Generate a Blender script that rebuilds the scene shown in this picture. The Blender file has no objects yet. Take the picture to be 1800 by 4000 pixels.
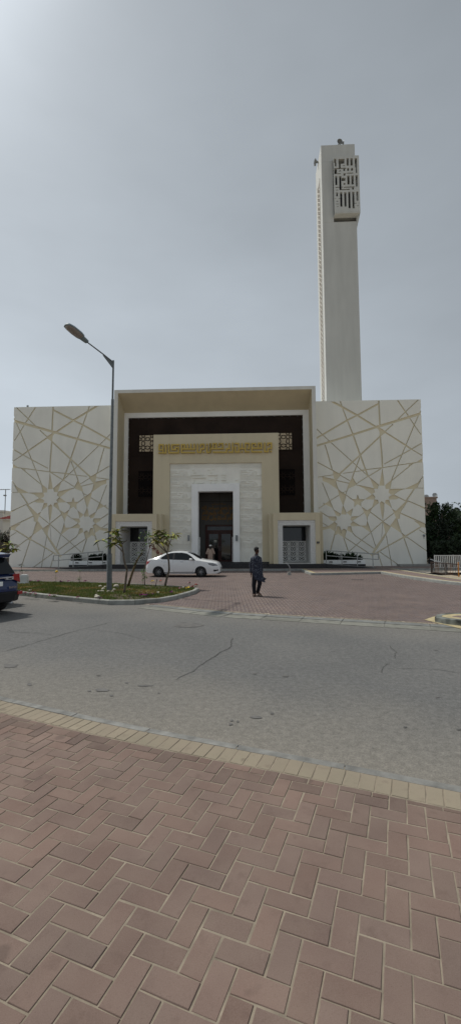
import bpy, bmesh, math, random
from math import sin, cos, pi, radians, sqrt, atan2, hypot
from mathutils import Vector, Matrix, noise
from mathutils.geometry import delaunay_2d_cdt
random.seed(7)
R = random.random
def U(a, b): return a + (b - a) * random.random()

# ------------------------------------------------------------------ camera, sky, sun, exposure
sc = bpy.context.scene
COL = sc.collection
FPX, PITCH, ROLL, EYE = 1672.67, .07503, -.0051, 1.75
cam_d = bpy.data.cameras.new('camera'); cam = bpy.data.objects.new('camera', cam_d); COL.objects.link(cam)
cam_d.sensor_fit = 'VERTICAL'; cam_d.sensor_height = 36.0; cam_d.lens = 36.0 * FPX / 4000
cam_d.clip_end = 3000; cam_d.clip_start = .05
_fw = Vector((0, cos(PITCH), sin(PITCH))); _u = Vector((0, -sin(PITCH), cos(PITCH))); _r = Vector((1, 0, 0))
RR = _r * cos(ROLL) + _u * sin(ROLL); UU = _u * cos(ROLL) - _r * sin(ROLL)
cam.matrix_world = Matrix(((RR.x, UU.x, -_fw.x, 0), (RR.y, UU.y, -_fw.y, 0), (RR.z, UU.z, -_fw.z, EYE), (0, 0, 0, 1)))
sc.camera = cam
SUN_EL, SUN_AZ = radians(58), radians(-60)       # azimuth measured from +y towards +x
wd = bpy.data.worlds.new('World'); sc.world = wd; wd.use_nodes = True
nt = wd.node_tree; bg = nt.nodes['Background']
sky = nt.nodes.new('ShaderNodeTexSky'); sky.sky_type = 'NISHITA'; sky.sun_disc = False
sky.sun_elevation = SUN_EL; sky.sun_rotation = SUN_AZ; sky.dust_density = 7; sky.air_density = 1.0; sky.ozone_density = 1.0
hs = nt.nodes.new('ShaderNodeHueSaturation'); hs.inputs['Saturation'].default_value = .30; hs.inputs['Value'].default_value = .55
nt.links.new(sky.outputs[0], hs.inputs['Color'])
tc = nt.nodes.new('ShaderNodeTexCoord')
def wm(op, a, b=0.0, c=None):
    m = nt.nodes.new('ShaderNodeMath'); m.operation = op
    for i, x in ((0, a), (1, b)):
        if isinstance(x, (int, float)): m.inputs[i].default_value = x
        else: nt.links.new(x, m.inputs[i])
    return m.outputs[0]
def wdot(v):
    m = nt.nodes.new('ShaderNodeVectorMath'); m.operation = 'DOT_PRODUCT'; nt.links.new(tc.outputs['Generated'], m.inputs[0]); m.inputs[1].default_value = v; return wm('MAXIMUM', m.outputs['Value'], 0.0)
_sd = (sin(SUN_AZ) * cos(SUN_EL), cos(SUN_AZ) * cos(SUN_EL), sin(SUN_EL))
hz = wm('POWER', wm('SUBTRACT', 1.0, wdot((0, 0, 1))), 1.4)                      # thicker haze towards the horizon
br = wm('ADD', wm('ADD', 3.15, wm('MULTIPLY', hz, 2.2)), wm('MULTIPLY', wdot((sin(SUN_AZ), cos(SUN_AZ), 0)), 2.1))
br = wm('ADD', br, wm('MULTIPLY', wm('POWER', wdot(_sd), 40.0), 21.0))             # aureole round the veiled sun
cb_ = nt.nodes.new('ShaderNodeMixRGB'); cb_.blend_type = 'MULTIPLY'; cb_.inputs[0].default_value = 1; cb_.inputs[1].default_value = (.945, 1.06, 1.175, 1); nt.links.new(br, cb_.inputs[2])
mx = nt.nodes.new('ShaderNodeMixRGB'); mx.blend_type = 'MIX'; mx.inputs[0].default_value = .85
nt.links.new(hs.outputs[0], mx.inputs[1]); nt.links.new(cb_.outputs[0], mx.inputs[2])
# very soft streaks of high cloud
mp = nt.nodes.new('ShaderNodeMapping'); mp.inputs['Scale'].default_value = (1.2, 1.2, 3.2); mp.inputs['Rotation'].default_value = (.2, .5, .6)
nz = nt.nodes.new('ShaderNodeTexNoise'); nz.inputs['Scale'].default_value = 1.6; nz.inputs['Detail'].default_value = 5; nz.inputs['Roughness'].default_value = .5
rp = nt.nodes.new('ShaderNodeMapRange'); rp.inputs['From Min'].default_value = .3; rp.inputs['From Max'].default_value = .7; rp.inputs['To Min'].default_value = .92; rp.inputs['To Max'].default_value = 1.08
mu = nt.nodes.new('ShaderNodeMixRGB'); mu.blend_type = 'MULTIPLY'; mu.inputs[0].default_value = 1
nt.links.new(tc.outputs['Generated'], mp.inputs[0]); nt.links.new(mp.outputs[0], nz.inputs['Vector']); nt.links.new(nz.outputs[0], rp.inputs[0])
nt.links.new(mx.outputs[0], mu.inputs[1]); nt.links.new(rp.outputs[0], mu.inputs[2])
nt.links.new(mu.outputs[0], bg.inputs['Color']); bg.inputs['Strength'].default_value = .1
sl = bpy.data.lights.new('sun', 'SUN'); sl.energy = 2.6; sl.angle = radians(1.2); sl.color = (1, .94, .85)
so = bpy.data.objects.new('sun', sl); COL.objects.link(so); so.location = (-30, 20, 60)
sdir = Vector((sin(SUN_AZ) * cos(SUN_EL), cos(SUN_AZ) * cos(SUN_EL), sin(SUN_EL)))
so.rotation_euler = sdir.to_track_quat('Z', 'Y').to_euler()
sc.view_settings.view_transform = 'Standard'; sc.view_settings.look = 'None'; sc.view_settings.exposure = 0; sc.view_settings.gamma = 1

# ------------------------------------------------------------------ measuring from the survey photo
def ray(x, y): return _fw + RR * ((x - 900) / FPX) - UU * ((y - 2000) / FPX)
def G(x, y, z=0.0):                                 # point on level ground z
    d = ray(x, y); t = (z - EYE) / d.z; return (d.x * t, d.y * t)
def DZ(x, y, Y):                                    # point at distance Y
    d = ray(x, y); p = d * (Y / d.y); return Vector((p.x, p.y, p.z + EYE))
FY = -.0439; FD0 = 34.0
_n = Vector((-sin(FY), cos(FY), 0)); _dd = Vector((cos(FY), sin(FY), 0)); _o = Vector((0, FD0, 0))
def F(x, y, off=0.0):                               # facade coordinates (u, z) on the plane local y = off
    d = ray(x, y); t = _n.dot(_o + _n * off) / _n.dot(d); p = d * t
    return ((p - _o).dot(_dd), p.z + EYE)
def W(u, v, z=0.0):                                 # facade local -> world
    p = _o + _dd * u + _n * v; return Vector((p.x, p.y, z))

# ------------------------------------------------------------------ materials
MATS = {}
def mat(name, col, rough=.8, var=.12, scale=3.0, bump=0.0, bscale=40.0, metal=0.0, attr=False, spec=.3, col2=None, trans=0, coat=0, detail=5, stain=0):
    if name in MATS: return MATS[name]
    m = bpy.data.materials.new(name); m.use_nodes = True; n = m.node_tree; b = n.nodes['Principled BSDF']; L = n.links
    b.inputs['Roughness'].default_value = rough; b.inputs['Metallic'].default_value = metal
    b.inputs['Specular IOR Level'].default_value = spec; b.inputs['Coat Weight'].default_value = coat
    t = n.nodes.new('ShaderNodeTexCoord'); z = n.nodes.new('ShaderNodeTexNoise'); z.inputs['Scale'].default_value = scale; z.inputs['Detail'].default_value = detail
    L.new(t.outputs['Object'], z.inputs['Vector'])
    mr = n.nodes.new('ShaderNodeMapRange'); mr.inputs[1].default_value = .3; mr.inputs[2].default_value = .7; mr.inputs[3].default_value = 0; mr.inputs[4].default_value = 1
    L.new(z.outputs[0], mr.inputs[0])
    c1 = tuple(c * (1 - var) for c in col); c2 = col2 or tuple(min(1, c * (1 + var)) for c in col)
    mx = n.nodes.new('ShaderNodeMixRGB'); mx.inputs[1].default_value = (*c1, 1); mx.inputs[2].default_value = (*c2, 1); L.new(mr.outputs[0], mx.inputs[0])
    out = mx.outputs[0]
    if stain:
        mp = n.nodes.new('ShaderNodeMapping'); mp.inputs['Scale'].default_value = (1.1, 1.1, .13); L.new(t.outputs['Object'], mp.inputs[0])
        z3 = n.nodes.new('ShaderNodeTexNoise'); z3.inputs['Scale'].default_value = 1.6; z3.inputs['Detail'].default_value = 6; L.new(mp.outputs[0], z3.inputs['Vector'])
        m3 = n.nodes.new('ShaderNodeMapRange'); m3.inputs[1].default_value = .35; m3.inputs[2].default_value = .7; m3.inputs[3].default_value = 1; m3.inputs[4].default_value = 1 - stain; L.new(z3.outputs[0], m3.inputs[0])
        x3 = n.nodes.new('ShaderNodeMixRGB'); x3.blend_type = 'MULTIPLY'; x3.inputs[0].default_value = 1; L.new(out, x3.inputs[1]); L.new(m3.outputs[0], x3.inputs[2]); out = x3.outputs[0]
    if attr:
        a = n.nodes.new('ShaderNodeAttribute'); a.attribute_name = 'Col'
        x = n.nodes.new('ShaderNodeMixRGB'); x.blend_type = 'MULTIPLY'; x.inputs[0].default_value = 1
        L.new(out, x.inputs[1]); L.new(a.outputs['Color'], x.inputs[2]); out = x.outputs[0]
    L.new(out, b.inputs['Base Color'])
    if bump:
        z2 = n.nodes.new('ShaderNodeTexNoise'); z2.inputs['Scale'].default_value = bscale; z2.inputs['Detail'].default_value = 4; L.new(t.outputs['Object'], z2.inputs['Vector'])
        bp = n.nodes.new('ShaderNodeBump'); bp.inputs['Strength'].default_value = bump; bp.inputs['Distance'].default_value = .01; L.new(z2.outputs[0], bp.inputs['Height']); L.new(bp.outputs[0], b.inputs['Normal'])
    if trans: b.inputs['Transmission Weight'].default_value = trans
    MATS[name] = m; return m
WALL = mat('white_render', (.82, .815, .75), .85, .05, .35, .15, 60, stain=.05)
GROOVE = mat('beige_render', (.70, .635, .47), .9, .05, .8, .15, 60)
CREAM = mat('cream_render', (.60, .535, .385), .85, .05, .4, .15, 60, stain=.07)
FRAMEW = mat('white_stone', (.84, .85, .84), .6, .05, .9, .1, 30)
FRAMEG = mat('grey_stone', (.66, .66, .62), .7, .05, .6, .1, 30, stain=.08)
CARVED = mat('carved_stone', (.82, .81, .74), .75, .05, 1.2, .2, 30)
DARK = mat('dark_bronze_screen', (.024, .015, .011), .6, .35, .6, spec=.12)
BLACKST = mat('black_granite', (.014, .014, .017), .3, .3, 8, spec=.5)
GOLD = mat('gold_metal', (.50, .36, .09), .5, .1, 2, metal=.25)
GOLD_D = mat('old_gold_metal', (.36, .19, .035), .6, .1, 2, metal=.2)
TOWER = mat('tower_render', (.53, .54, .52), .85, .05, .25, .12, 50, stain=.10)
STEEL = mat('steel', (.42, .43, .44), .35, .08, 5, metal=.7)
GALV = mat('galvanised', (.15, .165, .17), .6, .22, 9, .1, 60, metal=.45)
GREY_P = mat('grey_plastic', (.2, .22, .23), .5)
CONC = mat('concrete', (.30, .295, .275), .9, .14, 4, .4, 80)
CONC_P = mat('kerb_concrete', (.28, .29, .275), .9, .22, 6, .4, 70)
PWHITE = mat('white_paint', (.88, .88, .86), .45, .04, 5)
GLASS_D = mat('dark_glass', (.01, .012, .014), .06, .2, 3, spec=.6)
WOOD = mat('dark_red_wood', (.055, .014, .010), .4, .25, 6)
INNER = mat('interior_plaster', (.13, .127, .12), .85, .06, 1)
SANDM = mat('sand', (.36, .30, .215), .95, .15, 1.4, .3, 40)

# ------------------------------------------------------------------ mesh helpers
class MB:
    def __init__(s): s.v = []; s.f = []; s.m = []; s.c = []
    def add(s, vs, fs, mi=0, c=None):
        k = len(s.v); s.v += [tuple(v) for v in vs]
        for f in fs: s.f.append(tuple(i + k for i in f)); s.m.append(mi); s.c.append(c)
        return s
    def box(s, a, b, mi=0, c=None, rz=0, ctr=None):
        (x0, y0, z0), (x1, y1, z1) = a, b
        vs = [(x, y, z) for z in (z0, z1) for (x, y) in ((x0, y0), (x1, y0), (x1, y1), (x0, y1))]
        if rz:
            cx, cy = ctr or ((x0 + x1) / 2, (y0 + y1) / 2)
            vs = [(cx + (x - cx) * cos(rz) - (y - cy) * sin(rz), cy + (x - cx) * sin(rz) + (y - cy) * cos(rz), z) for x, y, z in vs]
        return s.add(vs, [(0, 3, 2, 1), (4, 5, 6, 7), (0, 1, 5, 4), (1, 2, 6, 5), (2, 3, 7, 6), (3, 0, 4, 7)], mi, c)
    def prism(s, pts, z0, z1, mi=0, mtop=None, c=None):        # pts counter-clockwise (x, y)
        n = len(pts); ar = sum(pts[i][0] * pts[(i + 1) % n][1] - pts[(i + 1) % n][0] * pts[i][1] for i in range(n))
        if ar < 0: pts = pts[::-1]
        s.add([(x, y, z0) for x, y in pts] + [(x, y, z1) for x, y in pts], [tuple(range(n))[::-1]] + [(i, (i + 1) % n, n + (i + 1) % n, n + i) for i in range(n)], mi, c)
        return s.add([(x, y, z1) for x, y in pts], [tuple(range(n))], mi if mtop is None else mtop, c)
    def tube(s, path, rad, n=8, mi=0, cap=True, c=None):
        path = [Vector(p) for p in path]; k = len(path)
        rad = rad if isinstance(rad, (list, tuple)) else [rad] * k
        vs = []; pu = None
        for i, p in enumerate(path):
            t = (path[min(i + 1, k - 1)] - path[max(i - 1, 0)])
            t = t.normalized() if t.length > 1e-9 else Vector((0, 0, 1))
            a = t.cross(Vector((0, 0, 1)) if abs(t.z) < .9 else Vector((1, 0, 0))) if pu is None else pu - t * pu.dot(t)
            a.normalize(); pu = a; b = t.cross(a)
            for j in range(n): vs.append(p + (a * cos(2 * pi * j / n) + b * sin(2 * pi * j / n)) * rad[i])
        fs = [(i * n + j, i * n + (j + 1) % n, (i + 1) * n + (j + 1) % n, (i + 1) * n + j) for i in range(k - 1) for j in range(n)]
        if cap: fs += [tuple(range(n))[::-1], tuple(range((k - 1) * n, k * n))]
        return s.add(vs, fs, mi, c)
    def ell(s, ctr, r, n=10, m=6, mi=0, rot=None, c=None, jit=0):
        vs = []; fs = []
        for i in range(m + 1):
            for j in range(n):
                a = pi * i / m; b = 2 * pi * j / n; q = 1 + (jit * (R() - .5) if jit else 0)
                p = Vector((r[0] * sin(a) * cos(b) * q, r[1] * sin(a) * sin(b) * q, r[2] * cos(a) * q))
                if rot: p = rot @ p
                vs.append(p + Vector(ctr))
        fs = [(i * n + j, (i + 1) * n + j, (i + 1) * n + (j + 1) % n, i * n + (j + 1) % n) for i in range(m) for j in range(n)]
        return s.add(vs, fs, mi, c)
    def lathe(s, prof, ctr=(0, 0, 0), n=16, mi=0, rot=None, c=None):
        vs = []
        for r_, z in prof:
            for j in range(n):
                p = Vector((r_ * cos(2 * pi * j / n), r_ * sin(2 * pi * j / n), z))
                if rot: p = rot @ p
                vs.append(p + Vector(ctr))
        k = len(prof)
        return s.add(vs, [(i * n + j, i * n + (j + 1) % n, (i + 1) * n + (j + 1) % n, (i + 1) * n + j) for i in range(k - 1) for j in range(n)], mi, c)
    def build(s, name, mats, parent=None, smooth=False, loc=None, bevel=0, angle=None):
        me = bpy.data.meshes.new(name); me.from_pydata(s.v, [], s.f)
        for m in (mats if isinstance(mats, (list, tuple)) else [mats]): me.materials.append(m)
        me.polygons.foreach_set('material_index', s.m)
        if any(c is not None for c in s.c):
            at = me.color_attributes.new('Col', 'FLOAT_COLOR', 'CORNER'); buf = []
            for p, c in zip(me.polygons, s.c):
                c = c or (1, 1, 1); buf += list((*c, 1)) * p.loop_total
            at.data.foreach_set('color', buf)
        if smooth:
            me.polygons.foreach_set('use_smooth', [True] * len(me.polygons))
        me.validate(); me.update()
        if smooth and angle is not None: me.set_sharp_from_angle(angle=radians(angle))
        o = bpy.data.objects.new(name, me); COL.objects.link(o)
        if parent: o.parent = parent
        if loc: o.location = loc
        if bevel:
            b = o.modifiers.new('b', 'BEVEL'); b.width = bevel; b.segments = 2; b.limit_method = 'ANGLE'
        return o
def thing(name, label, cat, loc=(0, 0, 0), rz=0, group=None):
    o = bpy.data.objects.new(name, None); COL.objects.link(o); o.location = loc; o.rotation_euler = (0, 0, rz); o.empty_display_size = .2
    o['label'] = label; o['category'] = cat
    if group: o['group'] = group
    return o
def tag(o, label, cat, group=None, kind=None):
    o['label'] = label; o['category'] = cat
    if group: o['group'] = group
    if kind: o['kind'] = kind
    return o
def struct(o, kind='structure'): o['kind'] = kind; return o
def copy_tree(o, parent=None):
    kids = [c for c in COL.objects if c.parent == o]
    c = o.copy(); COL.objects.link(c); c.parent = parent
    for k in kids: copy_tree(k, c)
    return c
def inpoly(x, y, P):
    r = False; j = len(P) - 1
    for i in range(len(P)):
        xi, yi = P[i]; xj, yj = P[j]
        if (yi > y) != (yj > y) and x < (xj - xi) * (y - yi) / (yj - yi) + xi: r = not r
        j = i
    return r
def seg(x1, y1, x2, y2, w, e=0):                    # a stroke as a quad
    dx, dy = x2 - x1, y2 - y1; l = hypot(dx, dy) or 1; dx /= l; dy /= l; h = w / 2
    x1 -= dx * e; y1 -= dy * e; x2 += dx * e; y2 += dy * e
    return [(x1 - dy * h, y1 + dx * h), (x1 + dy * h, y1 - dx * h), (x2 + dy * h, y2 - dx * h), (x2 - dy * h, y2 + dx * h)]
def ngon(cx, cy, r, n, a0=0, ry=None):
    return [(cx + r * cos(a0 + 2 * pi * k / n), cy + (ry or r) * sin(a0 + 2 * pi * k / n)) for k in range(n)]
def relief(mb, bound, polys, keep, y0, y1, mi=0, P=None):
    """cut the plane inside `bound` along every outline in polys; cells for which keep(x, z) holds stand proud from y1 (back) to y0 (front)"""
    vs = []; es = []
    for p in [bound] + polys:
        k = len(vs); vs += [Vector(q) for q in p]; es += [(k + i, k + (i + 1) % len(p)) for i in range(len(p))]
    ov, oe, of, *_ = delaunay_2d_cdt(vs, es, [], 0, 1e-4)
    P = P or (lambda x, z, y: (x, y, z))
    kept = []
    for f in of:
        cx = sum(ov[i].x for i in f) / len(f); cz = sum(ov[i].y for i in f) / len(f)
        if inpoly(cx, cz, bound) and keep(cx, cz): kept.append(tuple(f))
    ec = {}
    for f in kept:
        for i in range(len(f)):
            a, b = f[i], f[(i + 1) % len(f)]; ec[(a, b)] = 1
    n = len(ov)
    fr = [P(v.x, v.y, y0) for v in ov]; bk = [P(v.x, v.y, y1) for v in ov]
    fs = [f for f in kept]                            # CCW in (x, z) seen from -y
    fs += [(b, a, a + n, b + n) for (a, b) in ec if (b, a) not in ec]
    used = sorted({i for f in fs for i in f}); mp = {u: i for i, u in enumerate(used)}
    al = fr + bk
    mb.add([al[u] for u in used], [tuple(mp[i] for i in f) for f in fs], mi)
# ------------------------------------------------------------------ ground
def lin(P, x):                                       # y of polyline at x
    for (x0, y0), (x1, y1) in zip(P, P[1:]):
        if x0 <= x <= x1: return y0 + (y1 - y0) * (x - x0) / (x1 - x0)
    return P[0][1] if x < P[0][0] else P[-1][1]
K1 = [(-60, 33.5), (-30, 18.4), (-12, 9.75), (-6, 6.8), (-2.71, 5.16), (-2.25, 4.93), (-1.3, 4.48), (-.59, 4.17), (0, 3.93), (.59, 3.70), (1.08, 3.49), (1.66, 3.24), (3, 2.70), (6, 1.5), (14, -1.5), (40, -11)]
def offs(P, d):                                      # offset to the right of travel (towards the camera)
    out = []
    for i, p in enumerate(P):
        a = P[max(i - 1, 0)]; b = P[min(i + 1, len(P) - 1)]; dx, dy = b[0] - a[0], b[1] - a[1]; l = hypot(dx, dy)
        out.append((p[0] + dy / l * d, p[1] - dx / l * d))
    return out
K1b = offs(K1, .10); K1c = offs(K1, .335)
K2 = [(-60, 42), (-30, 27.2), (-16, 20.4), (-7.88, 16.28), (-3.88, 13.75), (-3.36, 13.1), (-.01, 11.12), (4.89, 9.28), (10, 7.2), (40, -4.5)]
K2s = [(-60, 42.9), (-30, 28.1), (-16, 21.3), (-7.9, 17.2), (-3.9, 14.6), (-2.03, 13.41), (-.01, 12.06), (5.03, 10.05), (10, 8.0), (40, -3.7)]
ZR = -.15
terr = MB().add([(-900, -500, -.30), (900, -500, -.30), (900, 1300, -.30), (-900, 1300, -.30)], [(0, 1, 2, 3)]).build('ground', SANDM); struct(terr)

# asphalt: worn grey, dustier towards both kerbs, with coarse aggregate
am = bpy.data.materials.new('asphalt'); am.use_nodes = True; n_ = am.node_tree; b_ = n_.nodes['Principled BSDF']; L_ = n_.links
b_.inputs['Roughness'].default_value = .92; b_.inputs['Specular IOR Level'].default_value = .25
t_ = n_.nodes.new('ShaderNodeTexCoord')
def nn(scale, det=4, vec=None, rough=.55):
    z = n_.nodes.new('ShaderNodeTexNoise'); z.inputs['Scale'].default_value = scale; z.inputs['Detail'].default_value = det; z.inputs['Roughness'].default_value = rough
    L_.new(vec or t_.outputs['Object'], z.inputs['Vector']); return z.outputs[0]
def mrg(i, a, b, c, d):
    m = n_.nodes.new('ShaderNodeMapRange'); m.inputs[1].default_value = a; m.inputs[2].default_value = b; m.inputs[3].default_value = c; m.inputs[4].default_value = d; L_.new(i, m.inputs[0]); return m.outputs[0]
def mixc(f, a, b, bt='MIX'):
    m = n_.nodes.new('ShaderNodeMixRGB'); m.blend_type = bt
    for i, x in ((0, f), (1, a), (2, b)):
        if isinstance(x, (int, float)): m.inputs[i].default_value = x
        elif isinstance(x, tuple): m.inputs[i].default_value = (*x, 1)
        else: L_.new(x, m.inputs[i])
    return m.outputs[0]
def mth(op, a, b=0):
    m = n_.nodes.new('ShaderNodeMath'); m.operation = op
    for i, x in ((0, a), (1, b)):
        if isinstance(x, (int, float)): m.inputs[i].default_value = x
        else: L_.new(x, m.inputs[i])
    return m.outputs[0]
sx = n_.nodes.new('ShaderNodeSeparateXYZ'); L_.new(t_.outputs['Object'], sx.inputs[0])
across = mth('ADD', sx.outputs[1], mth('MULTIPLY', sx.outputs[0], .437))   # ~3.95 at near kerb .. 11.6 at far kerb
ac = mth('ADD', across, mth('MULTIPLY', mth('SUBTRACT', nn(.5, 4), .5), 2.2))
d1 = mrg(ac, 4.2, 6.6, 1, 0); d2 = mrg(ac, 9.8, 11.8, 0, 1)
mid = mrg(nn(.35, 5), .35, .65, 0, 1)
c = mixc(mid, (.120, .122, .121), (.146, .146, .142))
c = mixc(mth('MAXIMUM', d1, mth('MULTIPLY', d2, .55)), c, (.196, .185, .163))
v = n_.nodes.new('ShaderNodeTexVoronoi'); v.inputs['Scale'].default_value = 110; L_.new(t_.outputs['Object'], v.inputs['Vector'])
sep = n_.nodes.new('ShaderNodeSeparateColor'); L_.new(v.outputs['Color'], sep.inputs[0])
c = mixc(1, c, mixc(mrg(sep.outputs[0], 0, 1, 0, 1), (.8, .8, .81), (1.22, 1.21, 1.19)), 'MULTIPLY')
c = mixc(1, c, mixc(mrg(nn(14, 5), .35, .68, 0, 1), (.86, .86, .86), (1.12, 1.12, 1.12)), 'MULTIPLY')
st = mrg(nn(1.7, 3, rough=.4), .70, .74, 0, .35); c = mixc(st, c, (.10, .098, .095))
L_.new(c, b_.inputs['Base Color'])
bp = n_.nodes.new('ShaderNodeBump'); bp.inputs['Strength'].default_value = .5; bp.inputs['Distance'].default_value = .006; L_.new(sep.outputs[1], bp.inputs['Height']); L_.new(bp.outputs[0], b_.inputs['Normal'])
ASPH = am
rd = MB(); 
xs = sorted(set([p[0] for p in K1] + [p[0] for p in K2]))
for x0, x1 in zip(xs, xs[1:]):
    rd.add([(x0, lin(K1, x0) - .05, ZR), (x1, lin(K1, x1) - .05, ZR), (x1, lin(K2s, x1) + .3, ZR), (x0, lin(K2s, x0) + .3, ZR)], [(0, 1, 2, 3)])
struct(rd.build('road', ASPH))
# cracks and patches, thin sheets on the asphalt
CRACK = mat('crack_tar', (.062, .062, .06), .95, .2, 20)
def crack(mb, pts, w):
    P = []
    for (a, b) in zip(pts, pts[1:]):
        A = G(*a, ZR); B = G(*b, ZR); k = max(3, int(hypot(A[0] - B[0], A[1] - B[1]) / .09))
        for i in range(k): t = i / k; P.append((A[0] + (B[0] - A[0]) * t + U(-.022, .022), A[1] + (B[1] - A[1]) * t + U(-.022, .022)))
    P.append(G(*pts[-1], ZR)); vs = []
    for i, p in enumerate(P):
        a = P[max(i - 1, 0)]; b = P[min(i + 1, len(P) - 1)]; dx, dy = b[0] - a[0], b[1] - a[1]; l = hypot(dx, dy) or 1
        ww = w * .6 * U(.35, 1.2) * (1 if 0 < i < len(P) - 1 else .2) / 2
        vs += [(p[0] - dy / l * ww, p[1] + dx / l * ww, ZR + .004), (p[0] + dy / l * ww, p[1] - dx / l * ww, ZR + .004)]
    mb.add(vs, [(2 * i, 2 * i + 1, 2 * i + 3, 2 * i + 2) for i in range(len(P) - 1)])
cm = MB()
for pts, w in (([(908, 2490), (904, 2525), (880, 2538), (800, 2588), (740, 2630), (690, 2655)], .035), ([(0, 2550), (110, 2520), (215, 2488), (310, 2462), (440, 2430)], .03),
               ([(15, 2458), (60, 2470), (150, 2474), (210, 2482)], .022), ([(335, 2456), (480, 2475), (560, 2500), (690, 2508)], .016),
               ([(1520, 2522), (1545, 2545), (1540, 2575)], .02), ([(1520, 2590), (1497, 2605), (1490, 2632)], .022), ([(1540, 2612), (1680, 2614), (1800, 2628)], .018)):
    crack(cm, pts, w)
struct(cm.build('road_crack', CRACK))
sm = MB(); random.seed(3)
for (x, y, rx, ry) in [(40, 2602, 34, 8), (117, 2675, 10, 6), (400, 2697, 28, 7), (435, 2718, 9, 3), (350, 2700, 8, 3), (1000, 2802, 26, 6), (1060, 2788, 8, 4), (905, 2815, 8, 4), (928, 2820, 6, 4), (1115, 2642, 12, 4), (730, 2443, 60, 12), (900, 2830, 10, 5), (1580, 2842, 8, 4), (1790, 2850, 14, 4), (995, 2632, 8, 3), (1455, 2925, 4, 2), (560, 2680, 22, 4), (590, 2678, 9, 3), (385, 2640, 10, 2), (495, 2668, 8, 3), (620, 2708, 5, 2), (1705, 2725, 10, 3), (1700, 2540, 10, 3), (1300, 2545, 9, 2)]:
    g = [G(x + rx * cos(t) * q, y + ry * sin(t) * q, ZR) for t, q in [(2 * pi * k / 11, U(.65, 1.15)) for k in range(11)]]
    sm.add([(a, b, ZR + .006) for a, b in g], [tuple(range(11))[::-1]])
struct(sm.build('road_stain', mat('road_stain_oil', (.115, .112, .107), .8, .3, 6)))
random.seed(11)

# near pavement base, kerb, yellow header course, herringbone
jt = MB(); 
for x0, x1 in zip(xs, xs[1:]):
    jt.add([(x0, min(-12, lin(K1, x0) - 14), -.0035), (x1, min(-12, lin(K1, x1) - 14), -.0035), (x1, lin(K1, x1) - .06, -.0035), (x0, lin(K1, x0) - .06, -.0035)], [(0, 1, 2, 3)])
JOINT = mat('joint_sand', (.245, .208, .16), .95, .25, 9, .3, 120)
struct(jt.build('pavement_bed', JOINT))
def walk(P, step):
    out = []; acc = 0; cur = P[0]; i = 1; out.append(cur)
    while i < len(P):
        d = hypot(P[i][0] - cur[0], P[i][1] - cur[1])
        if d < step - acc: acc += d; cur = P[i]; i += 1
        else:
            t = (step - acc) / d; cur = (cur[0] + (P[i][0] - cur[0]) * t, cur[1] + (P[i][1] - cur[1]) * t); out.append(cur); acc = 0
    return out
def brick(mb, poly, z, gap=.0028, ch=.004, mi=0, c=None, tilt=.0018):
    n = len(poly); cx = sum(p[0] for p in poly) / n; cy = sum(p[1] for p in poly) / n
    ar = sum(poly[i][0] * poly[(i + 1) % n][1] - poly[(i + 1) % n][0] * poly[i][1] for i in range(n)) / 2
    if ar < 0: poly = poly[::-1]
    if abs(ar) < .0012: return
    def inset(d):
        o = []
        for i in range(n):
            a, p, b = poly[i - 1], poly[i], poly[(i + 1) % n]
            e1 = Vector((p[0] - a[0], p[1] - a[1])); e2 = Vector((b[0] - p[0], b[1] - p[1]))
            if e1.length < 1e-6 or e2.length < 1e-6: o.append(p); continue
            e1.normalize(); e2.normalize(); n1 = Vector((-e1.y, e1.x)); n2 = Vector((-e2.y, e2.x)); m = n1 + n2; k = m.length_squared
            m = m * (2 * d / max(k, .6)); o.append((p[0] + m.x, p[1] + m.y))
        return o
    tx, ty = U(-tilt, tilt) * 6, U(-tilt, tilt) * 6; dz = U(-tilt, tilt)
    H = lambda p: z + dz + (p[0] - cx) * tx + (p[1] - cy) * ty
    A = inset(gap + U(-.0008, .0008)); B = inset(gap + ch)
    mb.add([(p[0], p[1], H(p) - .007) for p in A] + [(p[0], p[1], H(p) - .0012) for p in [((a[0] * .35 + b[0] * .65), (a[1] * .35 + b[1] * .65)) for a, b in zip(A, B)]] + [(p[0], p[1], H(p)) for p in B],
           [(i, (i + 1) % n, n + (i + 1) % n, n + i) for i in range(n)] + [(n + i, n + (i + 1) % n, 2 * n + (i + 1) % n, 2 * n + i) for i in range(n)] + [tuple(range(2 * n, 3 * n))], mi, c)
def clip(poly, a, b):                                # keep the part to the right of a->b
    o = []; nx, ny = (b[1] - a[1]), -(b[0] - a[0])
    d = [(p[0] - a[0]) * nx + (p[1] - a[1]) * ny for p in poly]
    for i in range(len(poly)):
        j = (i + 1) % len(poly)
        if d[i] >= 0: o.append(poly[i])
        if (d[i] >= 0) != (d[j] >= 0):
            t = d[i] / (d[i] - d[j]); o.append((poly[i][0] + (poly[j][0] - poly[i][0]) * t, poly[i][1] + (poly[j][1] - poly[i][1]) * t))
    return o
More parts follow.
